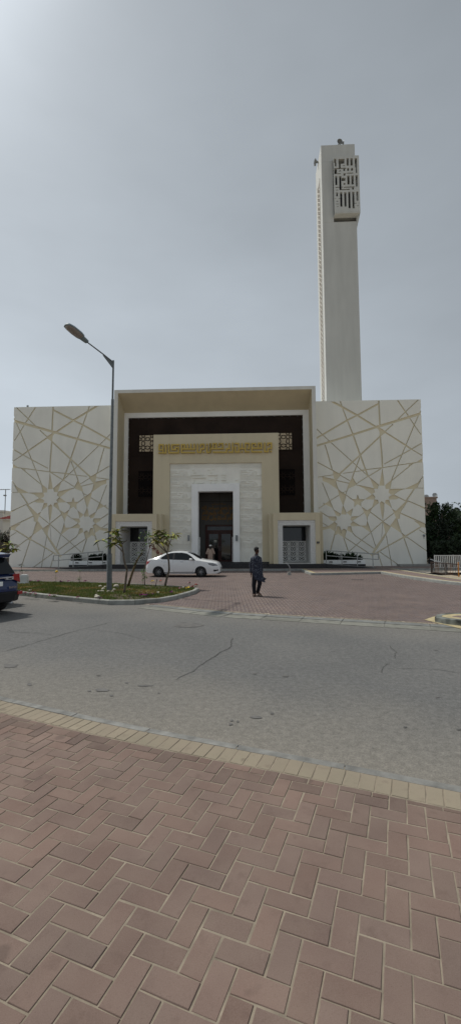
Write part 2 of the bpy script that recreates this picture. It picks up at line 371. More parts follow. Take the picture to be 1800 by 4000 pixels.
def herring(org, yaw, M, box, inside):
    ca, sa = cos(yaw), sin(yaw); T = lambda a, b: (org[0] + (a * ca - b * sa) * M, org[1] + (a * sa + b * ca) * M)
    x0, x1, y0, y1 = box; cs = [((x - org[0]) * ca + (y - org[1]) * sa, -(x - org[0]) * sa + (y - org[1]) * ca) for x in (x0, x1) for y in (y0, y1)]
    a0, a1 = min(c[0] for c in cs) / M, max(c[0] for c in cs) / M; b0, b1 = min(c[1] for c in cs) / M, max(c[1] for c in cs) / M
    for j in range(int(-b1) - 2, int(-b0) + 3):      # diagonal step (1,-1)*j + (4,0)*k
        for k in range(int((a0 - j) / 4) - 2, int((a1 - j) / 4) + 2):
            i = j + 4 * k
            for q in ([(0, 0), (2, 0), (2, -1), (0, -1)], [(0, -1), (1, -1), (1, -3), (0, -3)]):
                p = [T(i + a, -j + b) for a, b in q]; cx = sum(v[0] for v in p) / 4; cy = sum(v[1] for v in p) / 4
                if x0 < cx < x1 and y0 < cy < y1 and inside(cx, cy): yield p
BR = bpy.data.materials.new('red_paver'); BR.use_nodes = True
def paver_mat(m, base, k=1.0):
    n = m.node_tree; b = n.nodes['Principled BSDF']; L = n.links; b.inputs['Roughness'].default_value = .9; b.inputs['Specular IOR Level'].default_value = .25
    t = n.nodes.new('ShaderNodeTexCoord'); a = n.nodes.new('ShaderNodeAttribute'); a.attribute_name = 'Col'
    def ns(s, d, r=.55):
        z = n.nodes.new('ShaderNodeTexNoise'); z.inputs['Scale'].default_value = s; z.inputs['Detail'].default_value = d; z.inputs['Roughness'].default_value = r; L.new(t.outputs['Object'], z.inputs['Vector']); return z.outputs[0]
    def rm(i, a_, b2, c_, d_):
        q = n.nodes.new('ShaderNodeMapRange'); q.inputs[1].default_value = a_; q.inputs[2].default_value = b2; q.inputs[3].default_value = c_; q.inputs[4].default_value = d_; L.new(i, q.inputs[0]); return q.outputs[0]
    def mi(f, x, y, bt='MIX'):
        q = n.nodes.new('ShaderNodeMixRGB'); q.blend_type = bt
        for i, s in ((0, f), (1, x), (2, y)):
            if isinstance(s, (int, float)): q.inputs[i].default_value = s
            elif isinstance(s, tuple): q.inputs[i].default_value = (*s, 1)
            else: L.new(s, q.inputs[i])
        return q.outputs[0]
    c = mi(1, base, a.outputs['Color'], 'MULTIPLY')
    c = mi(rm(ns(3.2, 6), .35, .7, 0, .30 * k), c, (.26, .205, .165))          # trodden dust
    c = mi(rm(ns(240, 3, .7), .35, .7, 0, .34 * k), c, (.27, .205, .18))            # pale sand grains in the paver face
    c = mi(rm(ns(170, 2, .7), .60, .75, 0, .5 * k), c, (.075, .05, .042))           # pores
    c = mi(rm(ns(9, 5), .58, .72, 0, .35 * k), c, (.11, .075, .062))
    c = mi(1, c, mi(rm(ns(.9, 5), .3, .7, 0, 1), (.84, .85, .86), (1.12, 1.11, 1.10)), 'MULTIPLY')
    c = mi(rm(ns(4.3, 3, .35), .69, .74, 0, .35 * k), c, (.06, .046, .04))
    L.new(c, b.inputs['Base Color'])
    bp = n.nodes.new('ShaderNodeBump'); bp.inputs['Strength'].default_value = .35; bp.inputs['Distance'].default_value = .004; L.new(ns(150, 5, .7), bp.inputs['Height']); L.new(bp.outputs[0], b.inputs['Normal'])
paver_mat(BR, (.158, .109, .090))
M1 = .11203
pv = MB()
def seg_at(P, x):
    for a, b in zip(P, P[1:]):
        if a[0] <= x <= b[0]: return a, b
    return P[-2], P[-1]
for p in herring((.5383, 2.3145), -.36989, M1, (-17, 14, -3.2, 13), lambda x, y: y < lin(K1c, x) + .16):
    cx = sum(v[0] for v in p) / 4; cy = sum(v[1] for v in p) / 4
    t = U(.88, 1.12); edge = lin(K1c, cx) - cy
    if edge < .22 and R() < .5: t *= .72
    if R() < .02: t *= .8
    p = [(vx + U(-.0022, .0022), vy + U(-.0022, .0022)) for vx, vy in p]
    w = U(-.03, .04); c = (t * (1 + w), t, t * (1 - w * .6))
    if edge < .3:
        a, b = seg_at(K1c, cx); p = clip(p, a, b)
        if len(p) < 3: continue
    brick(pv, p, 0, c=c)
pvo = pv.build('pavement', BR); struct(pvo)
YB = bpy.data.materials.new('yellow_paver'); YB.use_nodes = True; paver_mat(YB, (.262, .232, .168), .8)
yb = MB()
ins = walk(K1b, .1115)
for a, b in zip(ins, ins[1:]):
    if a[0] < -17 or a[0] > 14: continue
    dx, dy = b[0] - a[0], b[1] - a[1]; l = hypot(dx, dy); nx, ny = dy / l, -dx / l; t = U(.93, 1.06)
    brick(yb, [a, b, (b[0] + nx * .228, b[1] + ny * .228), (a[0] + nx * .228, a[1] + ny * .228)], 0, c=(t, t, t))
struct(yb.build('pavement_edging', YB))
kb = MB(); ks = walk(K1, .905)
for a, b in zip(ks, ks[1:]):
    if a[0] < -40 or a[0] > 30: continue
    dx, dy = b[0] - a[0], b[1] - a[1]; l = hypot(dx, dy); nx, ny = dy / l, -dx / l; g = .004 / l
    A = (a[0] + dx * g, a[1] + dy * g); B = (b[0] - dx * g, b[1] - dy * g); zt = U(-.002, .003); tn = U(.85, 1.1)
    q = [(0, -.3), (0, zt - .018), (.016, zt), (.098, zt), (.098, -.3)]
    vs = [(P[0] + nx * o, P[1] + ny * o, z) for P in (A, B) for o, z in q]
    kb.add(vs, [(0, 1, 6, 5), (1, 2, 7, 6), (2, 3, 8, 7), (3, 4, 9, 8), (0, 4, 3, 2, 1), (5, 6, 7, 8, 9)], c=(tn, tn, tn))
KB = mat('near_kerb_concrete', (.20, .20, .188), .85, .3, 7, .5, 60, attr=True)
struct(kb.build('kerb', KB))

# far gutter strip of concrete blocks
gs = MB(); st_ = walk(K2s, .98)
for a, b in zip(st_, st_[1:]):
    if a[0] < -2.6 or a[0] > 24: continue
    dx, dy = b[0] - a[0], b[1] - a[1]; l = hypot(dx, dy); nx, ny = dy / l, -dx / l; t = U(.9, 1.08); z = ZR + .016
    q = [(a[0] + dx * .008, a[1] + dy * .008), (b[0] - dx * .008, b[1] - dy * .008), (b[0] - dx * .008 + nx * .30, b[1] - dy * .008 + ny * .30), (a[0] + dx * .008 + nx * .30, a[1] + dy * .008 + ny * .30)]
    gs.prism(q, z - .03, z, c=(t, t, t))
    gs.prism([(q[3][0], q[3][1]), (q[2][0], q[2][1]), (q[2][0] + nx * .45, q[2][1] + ny * .45), (q[3][0] + nx * .45, q[3][1] + ny * .45)], z - .05, z - .009, c=(t * 1.06, t * 1.03, t * .94))
GUT = mat('gutter_concrete', (.175, .18, .172), .9, .22, 5, .3, 60, attr=True)
struct(gs.build('gutter', GUT))
# yellow edge course along the plaza
ye = MB(); w2 = walk(offs(K2s, -.12), .112)
for a, b in zip(w2, w2[1:]):
    if a[0] < -2.3 or a[0] > 12: continue
    dx, dy = b[0] - a[0], b[1] - a[1]; l = hypot(dx, dy); nx, ny = dy / l, -dx / l; t = U(.7, 1.05)
    brick(ye, [a, b, (b[0] + nx * .12, b[1] + ny * .12), (a[0] + nx * .12, a[1] + ny * .12)], ZR + .018, c=(t, t, t))
struct(ye.build('plaza_edging', YB))

# plaza
PZ = [(-34, 31.2), (-34, 29.2), (-30, 28.3), (-16, 21.5), (-7.9, 17.4), (-3.9, 14.4), (-2.03, 13.5), (-.01, 12.2), (5.03, 10.2), (10, 8.1), (16, 5.7), (16, 10), (9.5, 22), (9.4, 27.2), (16, 28), (16, 31.2)]
MORT = mat('plaza_joint_sand', (.50, .44, .36), .95, .2, 3, .2, 60)
pb = MB().add([(x, y, ZR + .006) for x, y in PZ], [tuple(range(len(PZ)))[::-1]]).build('plaza_bed', MORT); struct(pb)
BR2 = bpy.data.materials.new('plaza_paver'); BR2.use_nodes = True; paver_mat(BR2, (.142, .113, .109), .6)
pz = MB()
PZi = PZ
for p in herring((0.02, 12.0), FY + .06, .1122, (-20, 12.5, 8, 31), lambda x, y: inpoly(x, y, PZi) and not (x < -1.7 and 17.3 - (x + 1.7) * -.3 > y and y < 19.5 and x > -12 and y > 15 - (x + 1.7) * .5)):
    t = U(.86, 1.12); w = U(-.04, .04); cx = sum(v[0] for v in p) / 4; cy = sum(v[1] for v in p) / 4
    q = [(cx + (a - cx) * (1 - .0085 / abs(1e-9 + max(.056, hypot(a - cx, b - cy)))) , cy + (b - cy) * (1 - .0085 / abs(1e-9 + max(.056, hypot(a - cx, b - cy))))) for a, b in p]
    dz = U(0, .003)
    pz.add([(a, b, ZR + .012 + dz) for a, b in q], [(0, 3, 2, 1)] if True else [], c=(t * (1 + w), t, t * (1 - w)))
struct(pz.build('plaza', BR2))

# raised walk in front of the mosque and the islands
PAVE3 = bpy.data.materials.new('walk_paver'); PAVE3.use_nodes = True
n3 = PAVE3.node_tree; b3 = n3.nodes['Principled BSDF']; b3.inputs['Roughness'].default_value = .9
bt = n3.nodes.new('ShaderNodeTexBrick'); t3 = n3.nodes.new('ShaderNodeTexCoord'); n3.links.new(t3.outputs['Object'], bt.inputs['Vector'])
bt.inputs['Color1'].default_value = (.135, .098, .09, 1); bt.inputs['Color2'].default_value = (.17, .122, .11, 1); bt.inputs['Mortar'].default_value = (.24, .2, .165, 1)
bt.inputs['Scale'].default_value = 1; bt.inputs['Brick Width'].default_value = .22; bt.inputs['Row Height'].default_value = .11; bt.inputs['Mortar Size'].default_value = .006
n3.links.new(bt.outputs[0], b3.inputs['Base Color'])
fwk = MB()
A = [W(-34, -3.35), W(17.5, -3.35), W(17.5, 0.4), W(-34, .4)]
fwk.prism([(p.x, p.y) for p in A], -.2, 0, 0, 1)
fo = fwk.build('mosque_walk', [CONC_P, PAVE3]); struct(fo)
def island(name, pts, kerbw=.14, z=0.0, top=PAVE3, mk=CONC_P, edge=None):
    """raised paved island: kerb ring + paving"""
    n = len(pts); ar = sum(pts[i][0] * pts[(i + 1) % n][1] - pts[(i + 1) % n][0] * pts[i][1] for i in range(n))
    if ar < 0: pts = pts[::-1]
    def ins(d):
        o = []
        for i in range(n):
            a, p, b = pts[i - 1], pts[i], pts[(i + 1) % n]; e1 = Vector((p[0] - a[0], p[1] - a[1])).normalized(); e2 = Vector((b[0] - p[0], b[1] - p[1])).normalized()
            m = Vector((-e1.y, e1.x)) + Vector((-e2.y, e2.x)); m = m * (2 * d / max(m.length_squared, 1.0)); o.append((p[0] + m.x, p[1] + m.y))
        return o
    B = ins(kerbw); C2 = ins(kerbw + .22); mb = MB()
    mb.add([(x, y, -.3) for x, y in pts] + [(x, y, z - .015) for x, y in pts] + [(x * .9 + q[0] * .1, y * .9 + q[1] * .1, z) for (x, y), q in zip(pts, B)] + [(x, y, z) for x, y in B],
           [(k * n + i, k * n + (i + 1) % n, (k + 1) * n + (i + 1) % n, (k + 1) * n + i) for k in range(3) for i in range(n)], 0)
    k = len(mb.v)
    if edge:
        mb.add([(x, y, z - .004) for x, y in B] + [(x, y, z - .004) for x, y in C2], [(i, (i + 1) % n, n + (i + 1) % n, n + i) for i in range(n)], 2)
        mb.add([(x, y, z - .004) for x, y in C2], [tuple(range(n))], 1)
    else: mb.add([(x, y, z - .004) for x, y in B], [tuple(range(n))], 1)
    o = mb.build(name, [mk, top, edge or top]); struct(o); return o
YP = mat('worn_yellow_paint', (.40, .34, .20), .85, .25, 7)
SOOT = mat('sooty_kerb', (.16, .17, .155), .9, .8, 4, .5, 50)
island('far_pavement', [(4.86, 30.6), (4.78, 26.3), (4.82, 26.0), (5.1, 25.85), (9.30, 26.83), (9.38, 24.5), (9.55, 22.4), (9.85, 20.2), (10.4, 18.6), (13, 14), (16.2, 10.5), (20, 8.8), (40, 1), (40, 3.2), (21, 10.6), (17.7, 11.9), (13.5, 17), (11.4, 21), (11.35, 30.6)], edge=YP)
island('near_right_pavement', [(4.87, 10.42), (5.05, 10.72), (5.38, 10.9), (5.95, 10.98), (9, 9.9), (14, 7.9), (40, -2.4), (40, -4.4), (14, 5.9), (9, 7.95), (6.2, 9.35), (5.3, 9.86), (4.98, 10.12)], edge=YP, mk=SOOT)
struct(MB().add([(x, y, ZR + .022) for x, y in [G(1655, 2424, ZR), G(1690, 2412, ZR), G(1720, 2405, ZR), G(1800, 2450, ZR), G(1800, 2460, ZR), G(1710, 2438, ZR)]], [(5, 4, 3, 2, 1, 0)]).build('kerb_paint', YP))
# drain cover on the plaza
dc = MB(); x, y = G(1395, 2266, ZR); dc.box((x - .3, y - .12, ZR - .02), (x + .3, y + .12, ZR + .022)); tag(dc.build('drain_cover', mat('cast_iron', (.03, .03, .03), .6)), 'small dark drain cover set in the red plaza paving', 'drain cover')
# ------------------------------------------------------------------ mosque
MQ = thing('mosque', 'cream and white mosque front with carved star panels and gold lettering over its portal', 'mosque', (0, FD0, 0), FY)
ULx, URx, ZT = -17.85, 15.14, 13.13
S5 = 1159 / 230
TO = {1: (1230, 1550), 2: (1440, 1550), 3: (1230, 1770), 4: (1440, 1770), 5: (1230, 1980), 6: (1440, 1980)}
def TP(t, x, y): o = TO[t]; return F(o[0] + x / S5, o[1] + y / S5)
def CP(x, y): return F(1230 + x / 4.293, 1880 + y / 4.293)
WU = 1 / S5 * 34 / FPX
LINES = {1: [(300, 80, 820, 370, 40), (478, 70, 545, 260, 24), (545, 260, 625, 470, 24), (625, 470, 735, 740, 26), (735, 740, 880, 1150, 30), (820, 370, 1243, 140, 34), (820, 370, 620, 470, 32), (620, 470, 30, 815, 32), (820, 370, 1190, 600, 36),
     (30, 968, 735, 750, 38), (735, 750, 1190, 605, 40), (36, 650, 290, 890, 16), (290, 890, 640, 1209, 17), (190, 955, 270, 1209, 19), (880, 1150, 1268, 785, 28), (880, 1150, 490, 1508, 28), (880, 1150, 1030, 1560, 30)],
 2: [(183, 70, 210, 580, 30), (130, 605, 1030, 330, 48), (545, 60, 770, 390, 24), (975, 50, 710, 300, 18), (710, 300, 560, 450, 18), (1018, 235, 990, 330, 18), (795, 430, 880, 560, 20), (957, 385, 880, 560, 18), (880, 560, 715, 960, 20), (715, 960, 640, 1140, 20),
     (880, 560, 1005, 740, 18), (1005, 740, 1045, 745, 16), (150, 600, 300, 695, 44), (300, 695, 460, 550, 20), (300, 695, 715, 960, 30), (715, 960, 825, 1035, 28), (825, 1035, 1045, 908, 20), (825, 1035, 1060, 1175, 18), (825, 1035, 640, 1140, 18), (640, 1140, 300, 1323, 18), (213, 770, 250, 1209, 30)],
 4: [(243, -20, 258, 290, 28), (258, 290, -160, 340, 16), (258, 290, 570, 240, 16), (570, 240, 930, 188, 16), (930, 188, 1055, 105, 14), (640, 30, 430, 545, 20), (785, 262, 430, 550, 18), (258, 290, -30, 468, 18), (-30, 455, 185, 632, 16), (410, 712, 690, 708, 12), (475, 825, 720, 945, 18),
     (720, 945, 885, 700, 28), (715, 706, 955, 590, 14), (955, 590, 1065, 445, 16), (940, 690, 1085, 690, 11), (760, 943, 1110, 1092, 18), (45, 1100, -30, 1150, 12), (430, 545, 320, 635, 16)],
 3: [(525, -5, 735, 185, 17), (735, 185, 1035, 458, 17), (45, 185, 340, 345, 18), (340, 345, 460, 410, 20), (460, 408, 490, 405, 20), (232, -10, 335, 345, 20), (55, 476, 350, 430, 14), (140, 475, 390, 522, 12), (410, 540, 660, 597, 16), (500, 445, 690, 555, 14), (550, 400, 1000, 338, 13), (868, 95, 725, 480, 22), (725, 480, 800, 605, 16),
     (540, 780, 630, 738, 12), (600, 825, 720, 910, 14), (1030, 460, 805, 605, 14), (805, 628, 1150, 702, 16), (550, 790, 600, 825, 14), (1020, 1133, 1159, 1045, 12), (665, 590, 595, 820, 16)],
 5: [(110, 298, 245, 383, 13), (105, 98, 245, 190, 13), (300, 420, 385, 475, 16), (395, 480, 290, 870, 20), (450, 520, 515, 570, 14), (740, 520, 775, 562, 16), (770, 560, 1159, 830, 17), (580, 605, 800, 750, 16), (800, 750, 1095, 942, 16), (555, 610, 650, 885, 18), (650, 885, 910, 655, 14), (910, 655, 1085, 505, 14), (1085, 505, 1215, 380, 16),
     (1020, 290, 1090, 500, 14), (1090, 500, 1183, 780, 13), (735, 290, 880, 377, 14), (880, 377, 990, 376, 14), (1100, 120, 1159, 165, 12), (950, 115, 870, 180, 12)],
 6: [(18, 108, 265, 290, 14), (30, 500, 265, 290, 16), (265, 290, 480, 122, 16), (265, 290, 400, 380, 14), (262, 300, 240, 612, 9), (540, 240, 630, 515, 16), (630, 515, 710, 577, 18), (710, 577, 1010, 395, 26), (610, 125, 1110, 348, 22), (985, 458, 1125, 548, 14), (690, 590, 370, 767, 24), (370, 767, 90, 938, 24), (735, 592, 1140, 878, 16), (680, 622, 872, 1170, 19),
     (330, 560, 370, 767, 14), (370, 767, 443, 1170, 14), (168, 900, 252, 1170, 16), (205, 885, 605, 1165, 15), (1000, -5, 1110, 43, 16), (100, 826, 125, 790, 12)]}
POLYS = [(2, [(140, 590), (200, 625), (290, 690), (320, 710), (230, 775), (205, 785), (195, 680)]), (4, [(930, 190), (1055, 105), (1060, 190)]), (4, [(765, 235), (880, 198), (785, 272)]), (4, [(258, 280), (195, 642), (300, 642)]), (4, [(-35, 448), (185, 632), (172, 702), (95, 707), (20, 510)]),
    (4, [(312, 640), (425, 560), (442, 550), (415, 712), (318, 705)]), (4, [(395, 712), (690, 708), (600, 742), (480, 827), (415, 815), (375, 775)]), (4, [(378, 862), (440, 830), (475, 825), (600, 880), (530, 912), (390, 918)]), (4, [(720, 706), (955, 590), (1015, 540), (940, 692), (880, 714), (860, 712)]),
    (4, [(720, 945), (765, 943), (690, 1060), (610, 1180), (600, 1290), (540, 1305), (520, 1270), (480, 1170), (440, 1090), (520, 1138)]), (4, [(100, 915), (172, 920), (190, 985), (110, 1040), (45, 1100), (65, 1030)]), (4, [(238, 945), (298, 985), (290, 1150), (266, 1345), (235, 1200), (205, 985)]),
    (4, [(318, 922), (388, 920), (445, 1085), (390, 1040), (308, 985)]), (4, [(-82, 912), (45, 820), (70, 820), (122, 860), (105, 915)]), (4, [(-238, 630), (92, 703), (115, 772), (50, 818), (-100, 702)]),
    (3, [(345, 345), (460, 408), (492, 405), (500, 440), (440, 510), (402, 545), (370, 510), (350, 430)]), (3, [(140, 475), (380, 520), (405, 545), (430, 640), (460, 720), (540, 780), (600, 820), (600, 870), (552, 1030), (535, 1020), (470, 850), (440, 720), (250, 590), (145, 550)]),
    (3, [(725, 475), (802, 605), (790, 640), (650, 700), (630, 740), (600, 822), (588, 815), (620, 735), (665, 590)]),
    (5, [(890, 378), (990, 376), (1020, 285), (1090, 497), (1060, 495), (930, 400)]), (5, [(378, 293), (432, 335), (415, 385), (390, 475), (300, 420), (112, 470), (112, 395), (215, 390), (250, 383)]), (5, [(420, 385), (478, 385), (508, 465), (520, 568), (450, 520), (425, 545), (388, 558)]),
    (5, [(510, 462), (560, 428), (617, 465), (582, 600), (555, 612), (518, 570)]), (5, [(640, 385), (702, 385), (742, 522), (622, 462)]),
    (6, [(262, 290), (400, 380), (440, 330), (520, 215), (545, 240), (632, 512), (600, 500), (430, 385), (380, 470), (340, 530), (330, 570), (300, 540), (310, 500)]), (6, [(310, 520), (340, 540), (240, 700), (110, 900), (100, 940), (40, 980), (28, 940), (120, 790), (245, 610)]), (6, [(870, 268), (1112, 345), (1115, 410), (1010, 402), (960, 340)]), (6, [(640, 540), (710, 577), (740, 595), (690, 625), (655, 590)]),
    (0, [(705, 220), (738, 302), (832, 303), (762, 362), (772, 425), (705, 385), (648, 440), (650, 350), (605, 303), (682, 302)]), (0, [(772, 425), (872, 494), (945, 450), (925, 515), (880, 600), (868, 667), (850, 590), (812, 520)]), (0, [(462, 400), (522, 525), (515, 560), (430, 555), (450, 440)]),
    (0, [(522, 525), (633, 450), (620, 500), (598, 590), (560, 560)]), (0, [(300, 470), (418, 540), (425, 560), (402, 592), (350, 580), (330, 540), (310, 490)]), (0, [(135, 355), (165, 385), (238, 335), (290, 450), (180, 395), (130, 400)]), (0, [(205, 592), (347, 592), (364, 640), (316, 680), (240, 640)]),
    (0, [(583, 645), (602, 592), (742, 583), (640, 655), (626, 680)]), (0, [(583, 715), (626, 678), (745, 748), (845, 748), (600, 758)]), (0, [(945, 220), (965, 222), (1005, 262), (985, 310), (830, 305)])]
CL = [(245, 330, 300, 470, 14), (240, 330, 392, 238, 13), (118, 30, 240, 330, 13), (62, 452, 168, 385, 13), (165, 385, 240, 332, 13), (85, 515, 210, 592, 13), (740, 583, 814, 528, 10), (925, 520, 1128, 672, 13), (600, 300, 510, 230, 12)]
pat = []
for t, L in LINES.items():
    for (x1, y1, x2, y2, w) in L:
        a = TP(t, x1, y1); b = TP(t, x2, y2); pat.append(seg(*a, *b, w * WU * 1.08, .03))
for (x1, y1, x2, y2, w) in CL:
    a = CP(x1, y1); b = CP(x2, y2); pat.append(seg(*a, *b, w * WU * 1.25, .02))
for t, P in POLYS: pat.append([(CP if t == 0 else (lambda x, y, t=t: TP(t, x, y)))(x, y) for x, y in P])
PATB = [(min(p[0] for p in q), max(p[0] for p in q), min(p[1] for p in q), max(p[1] for p in q)) for q in pat]
UWI = 6.66; MIRC = ULx + URx
def wing(side):
    mir = (lambda u: u) if side > 0 else (lambda u: MIRC - u)
    a, b = (UWI, URx) if side > 0 else (ULx, -9.02)
    mb = MB(); mb.box((a, .02, 0), (b, .35, ZT - .02), 1); mb.box((a, -.06, ZT - .02), (b, .35, ZT + .03), 0)
    ra, rb = (a, b) if side > 0 else (MIRC - b, MIRC - a)
    bound = [(ra, 0.0), (rb, 0.0), (rb, ZT - .02), (ra, ZT - .02)]
    cl = []
    for p in pat:
        q = p
        for A, B in (((ra, ZT - .02), (rb, ZT - .02)), ((rb, 0), (ra, 0)), ((rb, ZT), (rb, 0)), ((ra, 0), (ra, ZT))):
            if q: q = clip(q, A, B)
        if q and len(q) > 2: cl.append(q)
    def keep(x, z):
        for q, (x0, x1, z0, z1) in zip(pat, PATB):
            if x0 <= x <= x1 and z0 <= z <= z1 and inpoly(x, z, q): return False
        return True
    m2 = MB(); relief(m2, bound, cl, keep, -.075, .02)
    if side < 0:
        m2.v = [(mir(x), y, z) for x, y, z in m2.v]; m2.f = [f[::-1] for f in m2.f]
    mb.add(m2.v, m2.f, 0)
    o = mb.build('wing_wall', [WALL, GROOVE], MQ)
wing(1); wing(-1)
# the hall behind the front
hb = MB(); hb.box((ULx + .05, .36, 0), (-9.03, 24, ZT - .9)); hb.box((6.67, .36, 0), (URx - .05, 24, ZT - .9)); hb.box((-9.03, 1.6, 0), (6.67, 24, ZT - .9)); hb.box((ULx, .35, ZT - .9), (ULx + .25, 24, ZT)); hb.box((URx - .25, .35, ZT - .9), (URx, 24, ZT)); hb.box((ULx + .25, 23.75, ZT - .9), (URx - .25, 24, ZT)); hb.build('hall', WALL, MQ)
hu = MB(); hu.box((-9.0, .52, 12.7), (6.6, 9, 13.82)); hu.box((-9.0, .52, 0), (-8.6, 1.6, 12.7)); hu.box((6.1, .52, 0), (6.6, 1.6, 12.7)); hu.build('portal_block', WALL, MQ)

# great portal frame: outer strip, splayed cream reveal, inner white frame
def frame_pts(u0, u1, zt): return [(u0, 0), (u0, zt), (u1, zt), (u1, 0)]
fo_ = frame_pts(-9.02, 6.66, 13.90); fi_ = frame_pts(-8.72, 6.36, 13.64); wo_ = frame_pts(-8.80, 6.29, 12.58)
pf = MB()
def band(mb, A, ya, B, yb, mi):                      # A outer, B inner
    vs = [(u, ya, z) for u, z in A] + [(u, yb, z) for u, z in B]
    mb.add(vs, [(i, i + 1, 5 + i, 4 + i)[::-1] for i in range(3)], mi)
band(pf, fo_, -1.5, fi_, -1.5, 0)
vs = [(u, y, z) for y in (-1.5, .5) for u, z in fo_]; pf.add(vs, [(0, 1, 5, 4)[::-1], (1, 2, 6, 5)[::-1], (2, 3, 7, 6)[::-1]][::1], 0)
band(pf, fi_, -1.5, [(-8.72, 0), (-8.72, 12.6), (6.36, 12.6), (6.36, 0)], .30, 1)
pf.build('portal_frame', [FRAMEG, CREAM], MQ)
wf = MB(); wi_ = frame_pts(-8.40, 5.88, 12.19)
band(wf, [(-8.72, 0), (-8.72, 12.6), (6.36, 12.6), (6.36, 0)], .296, wi_, .296, 0); band(wf, wi_, .296, wi_, .46, 0); wf.build('inner_frame', FRAMEW, MQ)
ds = MB(); ds.box((-8.5, .455, 0), (-2.75, .5, 12.3)); ds.box((1.68, .455, 0), (6.0, .5, 12.3)); ds.box((-2.75, .455, 6.1), (1.68, .5, 12.3))
for u in (-6.9, -4.9, -2.9, -.9, 1.1, 3.1, 4.6): ds.box((u - .012, .440, 4.0), (u + .012, .452, 12.19), 0)
for z in (11.0, 9.0, 7.0, 5.2): ds.box((-8.4, .437, z - .012), (5.88, .4495, z + .012), 0)
ds.build('dark_screen', DARK, MQ)
bo = MB()
for z in [4.4 + .62 * k for k in range(13)]:
    for u in (-8.36, 5.84): bo.box((u - .022, .41, z - .022), (u + .022, .436, z + .022))
for k in range(23): bo.box((-8.2 + .62 * k, .41, 12.12), (-8.16 + .62 * k, .436, 12.16))
bo.build('fixing', STEEL, MQ)['kind'] = 'stuff'
# star lattices: pale windows behind a dark lattice
def star_lattice(name, u0, u1, z0, z1, mback, yb=.40, n=2):
    cw = (u1 - u0) / n; ch = (z1 - z0) / n; polys = []; tests = []
    for i in range(n):
        for j in range(n):
            cx = u0 + (i + .5) * cw; cz = z0 + (j + .5) * ch; r = cw * .2
            A = ngon(cx, cz, r + .02, 10); B = ngon(cx, cz, r - .014, 10); polys += [A, B]; tests.append((A, B))
            for k in range(8):
                a = 2 * pi * k / 8 + pi / 8; s_ = seg(cx + r * cos(a - .25), cz + r * sin(a - .25), cx + cw * .56 * cos(a), cz + cw * .56 * sin(a), .03); s2 = seg(cx + r * cos(a + .25), cz + r * sin(a + .25), cx + cw * .56 * cos(a), cz + cw * .56 * sin(a), .03)
                polys += [s_, s2]; tests += [(s_, None), (s2, None)]
    bd = [(u0, z0), (u1, z0), (u1, z1), (u0, z1)]; ib = [(u0 + .03, z0 + .03), (u1 - .03, z0 + .03), (u1 - .03, z1 - .03), (u0 + .03, z1 - .03)]
    def cb(q):
        for A_, B_ in ((bd[0], bd[3]), (bd[1], bd[0]), (bd[2], bd[1]), (bd[3], bd[2])):
            if q: q = clip(q, A_, B_)
        return q
    cp = [c for c in (cb(p) for p in polys) if c and len(c) > 2] + [ib]
    def keep(x, z):
        if not inpoly(x, z, ib): return True
        return any(inpoly(x, z, A) and not (B and inpoly(x, z, B)) for A, B in tests)
    mb = MB(); relief(mb, bd, cp, keep, yb - .03, yb, 0); mb.box((u0, yb + .003, z0), (u1, yb + .03, z1), 1)
    return mb.build(name, [DARK, mback], MQ)
PALE = mat('pale_window_stone', (.55, .46, .33), .8)
Rz = F(1140, 1693, .4); Rb = F(1140, 1757, .4)
star_lattice('lattice_window', Rz[0] - 1.42, Rz[0], Rb[1], Rb[1] + 1.42, PALE)
star_lattice('lattice_window', -2.5 - Rz[0] + .0, -2.5 - Rz[0] + 1.42, Rb[1], Rb[1] + 1.42, PALE)
DK2 = mat('shaded_glass', (.010, .008, .008), .8, spec=.05)
for (u0, z0) in ((3.95, 5.6), (-7.55, 5.6)):
    for k in range(1): star_lattice('dark_lattice', u0, u0 + 1.25, z0, z0 + 2.2, DK2, n=2)

# inner cream portal with the recess
ip = MB(); U0, U1, ZP = -5.86, 3.76, 10.24
cw0, cw1, cz_ = -4.59, 2.46, 7.96
ip.box((U0, -1.6, .32), (cw0, .43, ZP)); ip.box((cw1, -1.6, .32), (U1, .43, ZP)); ip.box((cw0, -1.6, cz_), (cw1, .43, ZP)); ip.build('inner_portal', CREAM, MQ, bevel=.012)
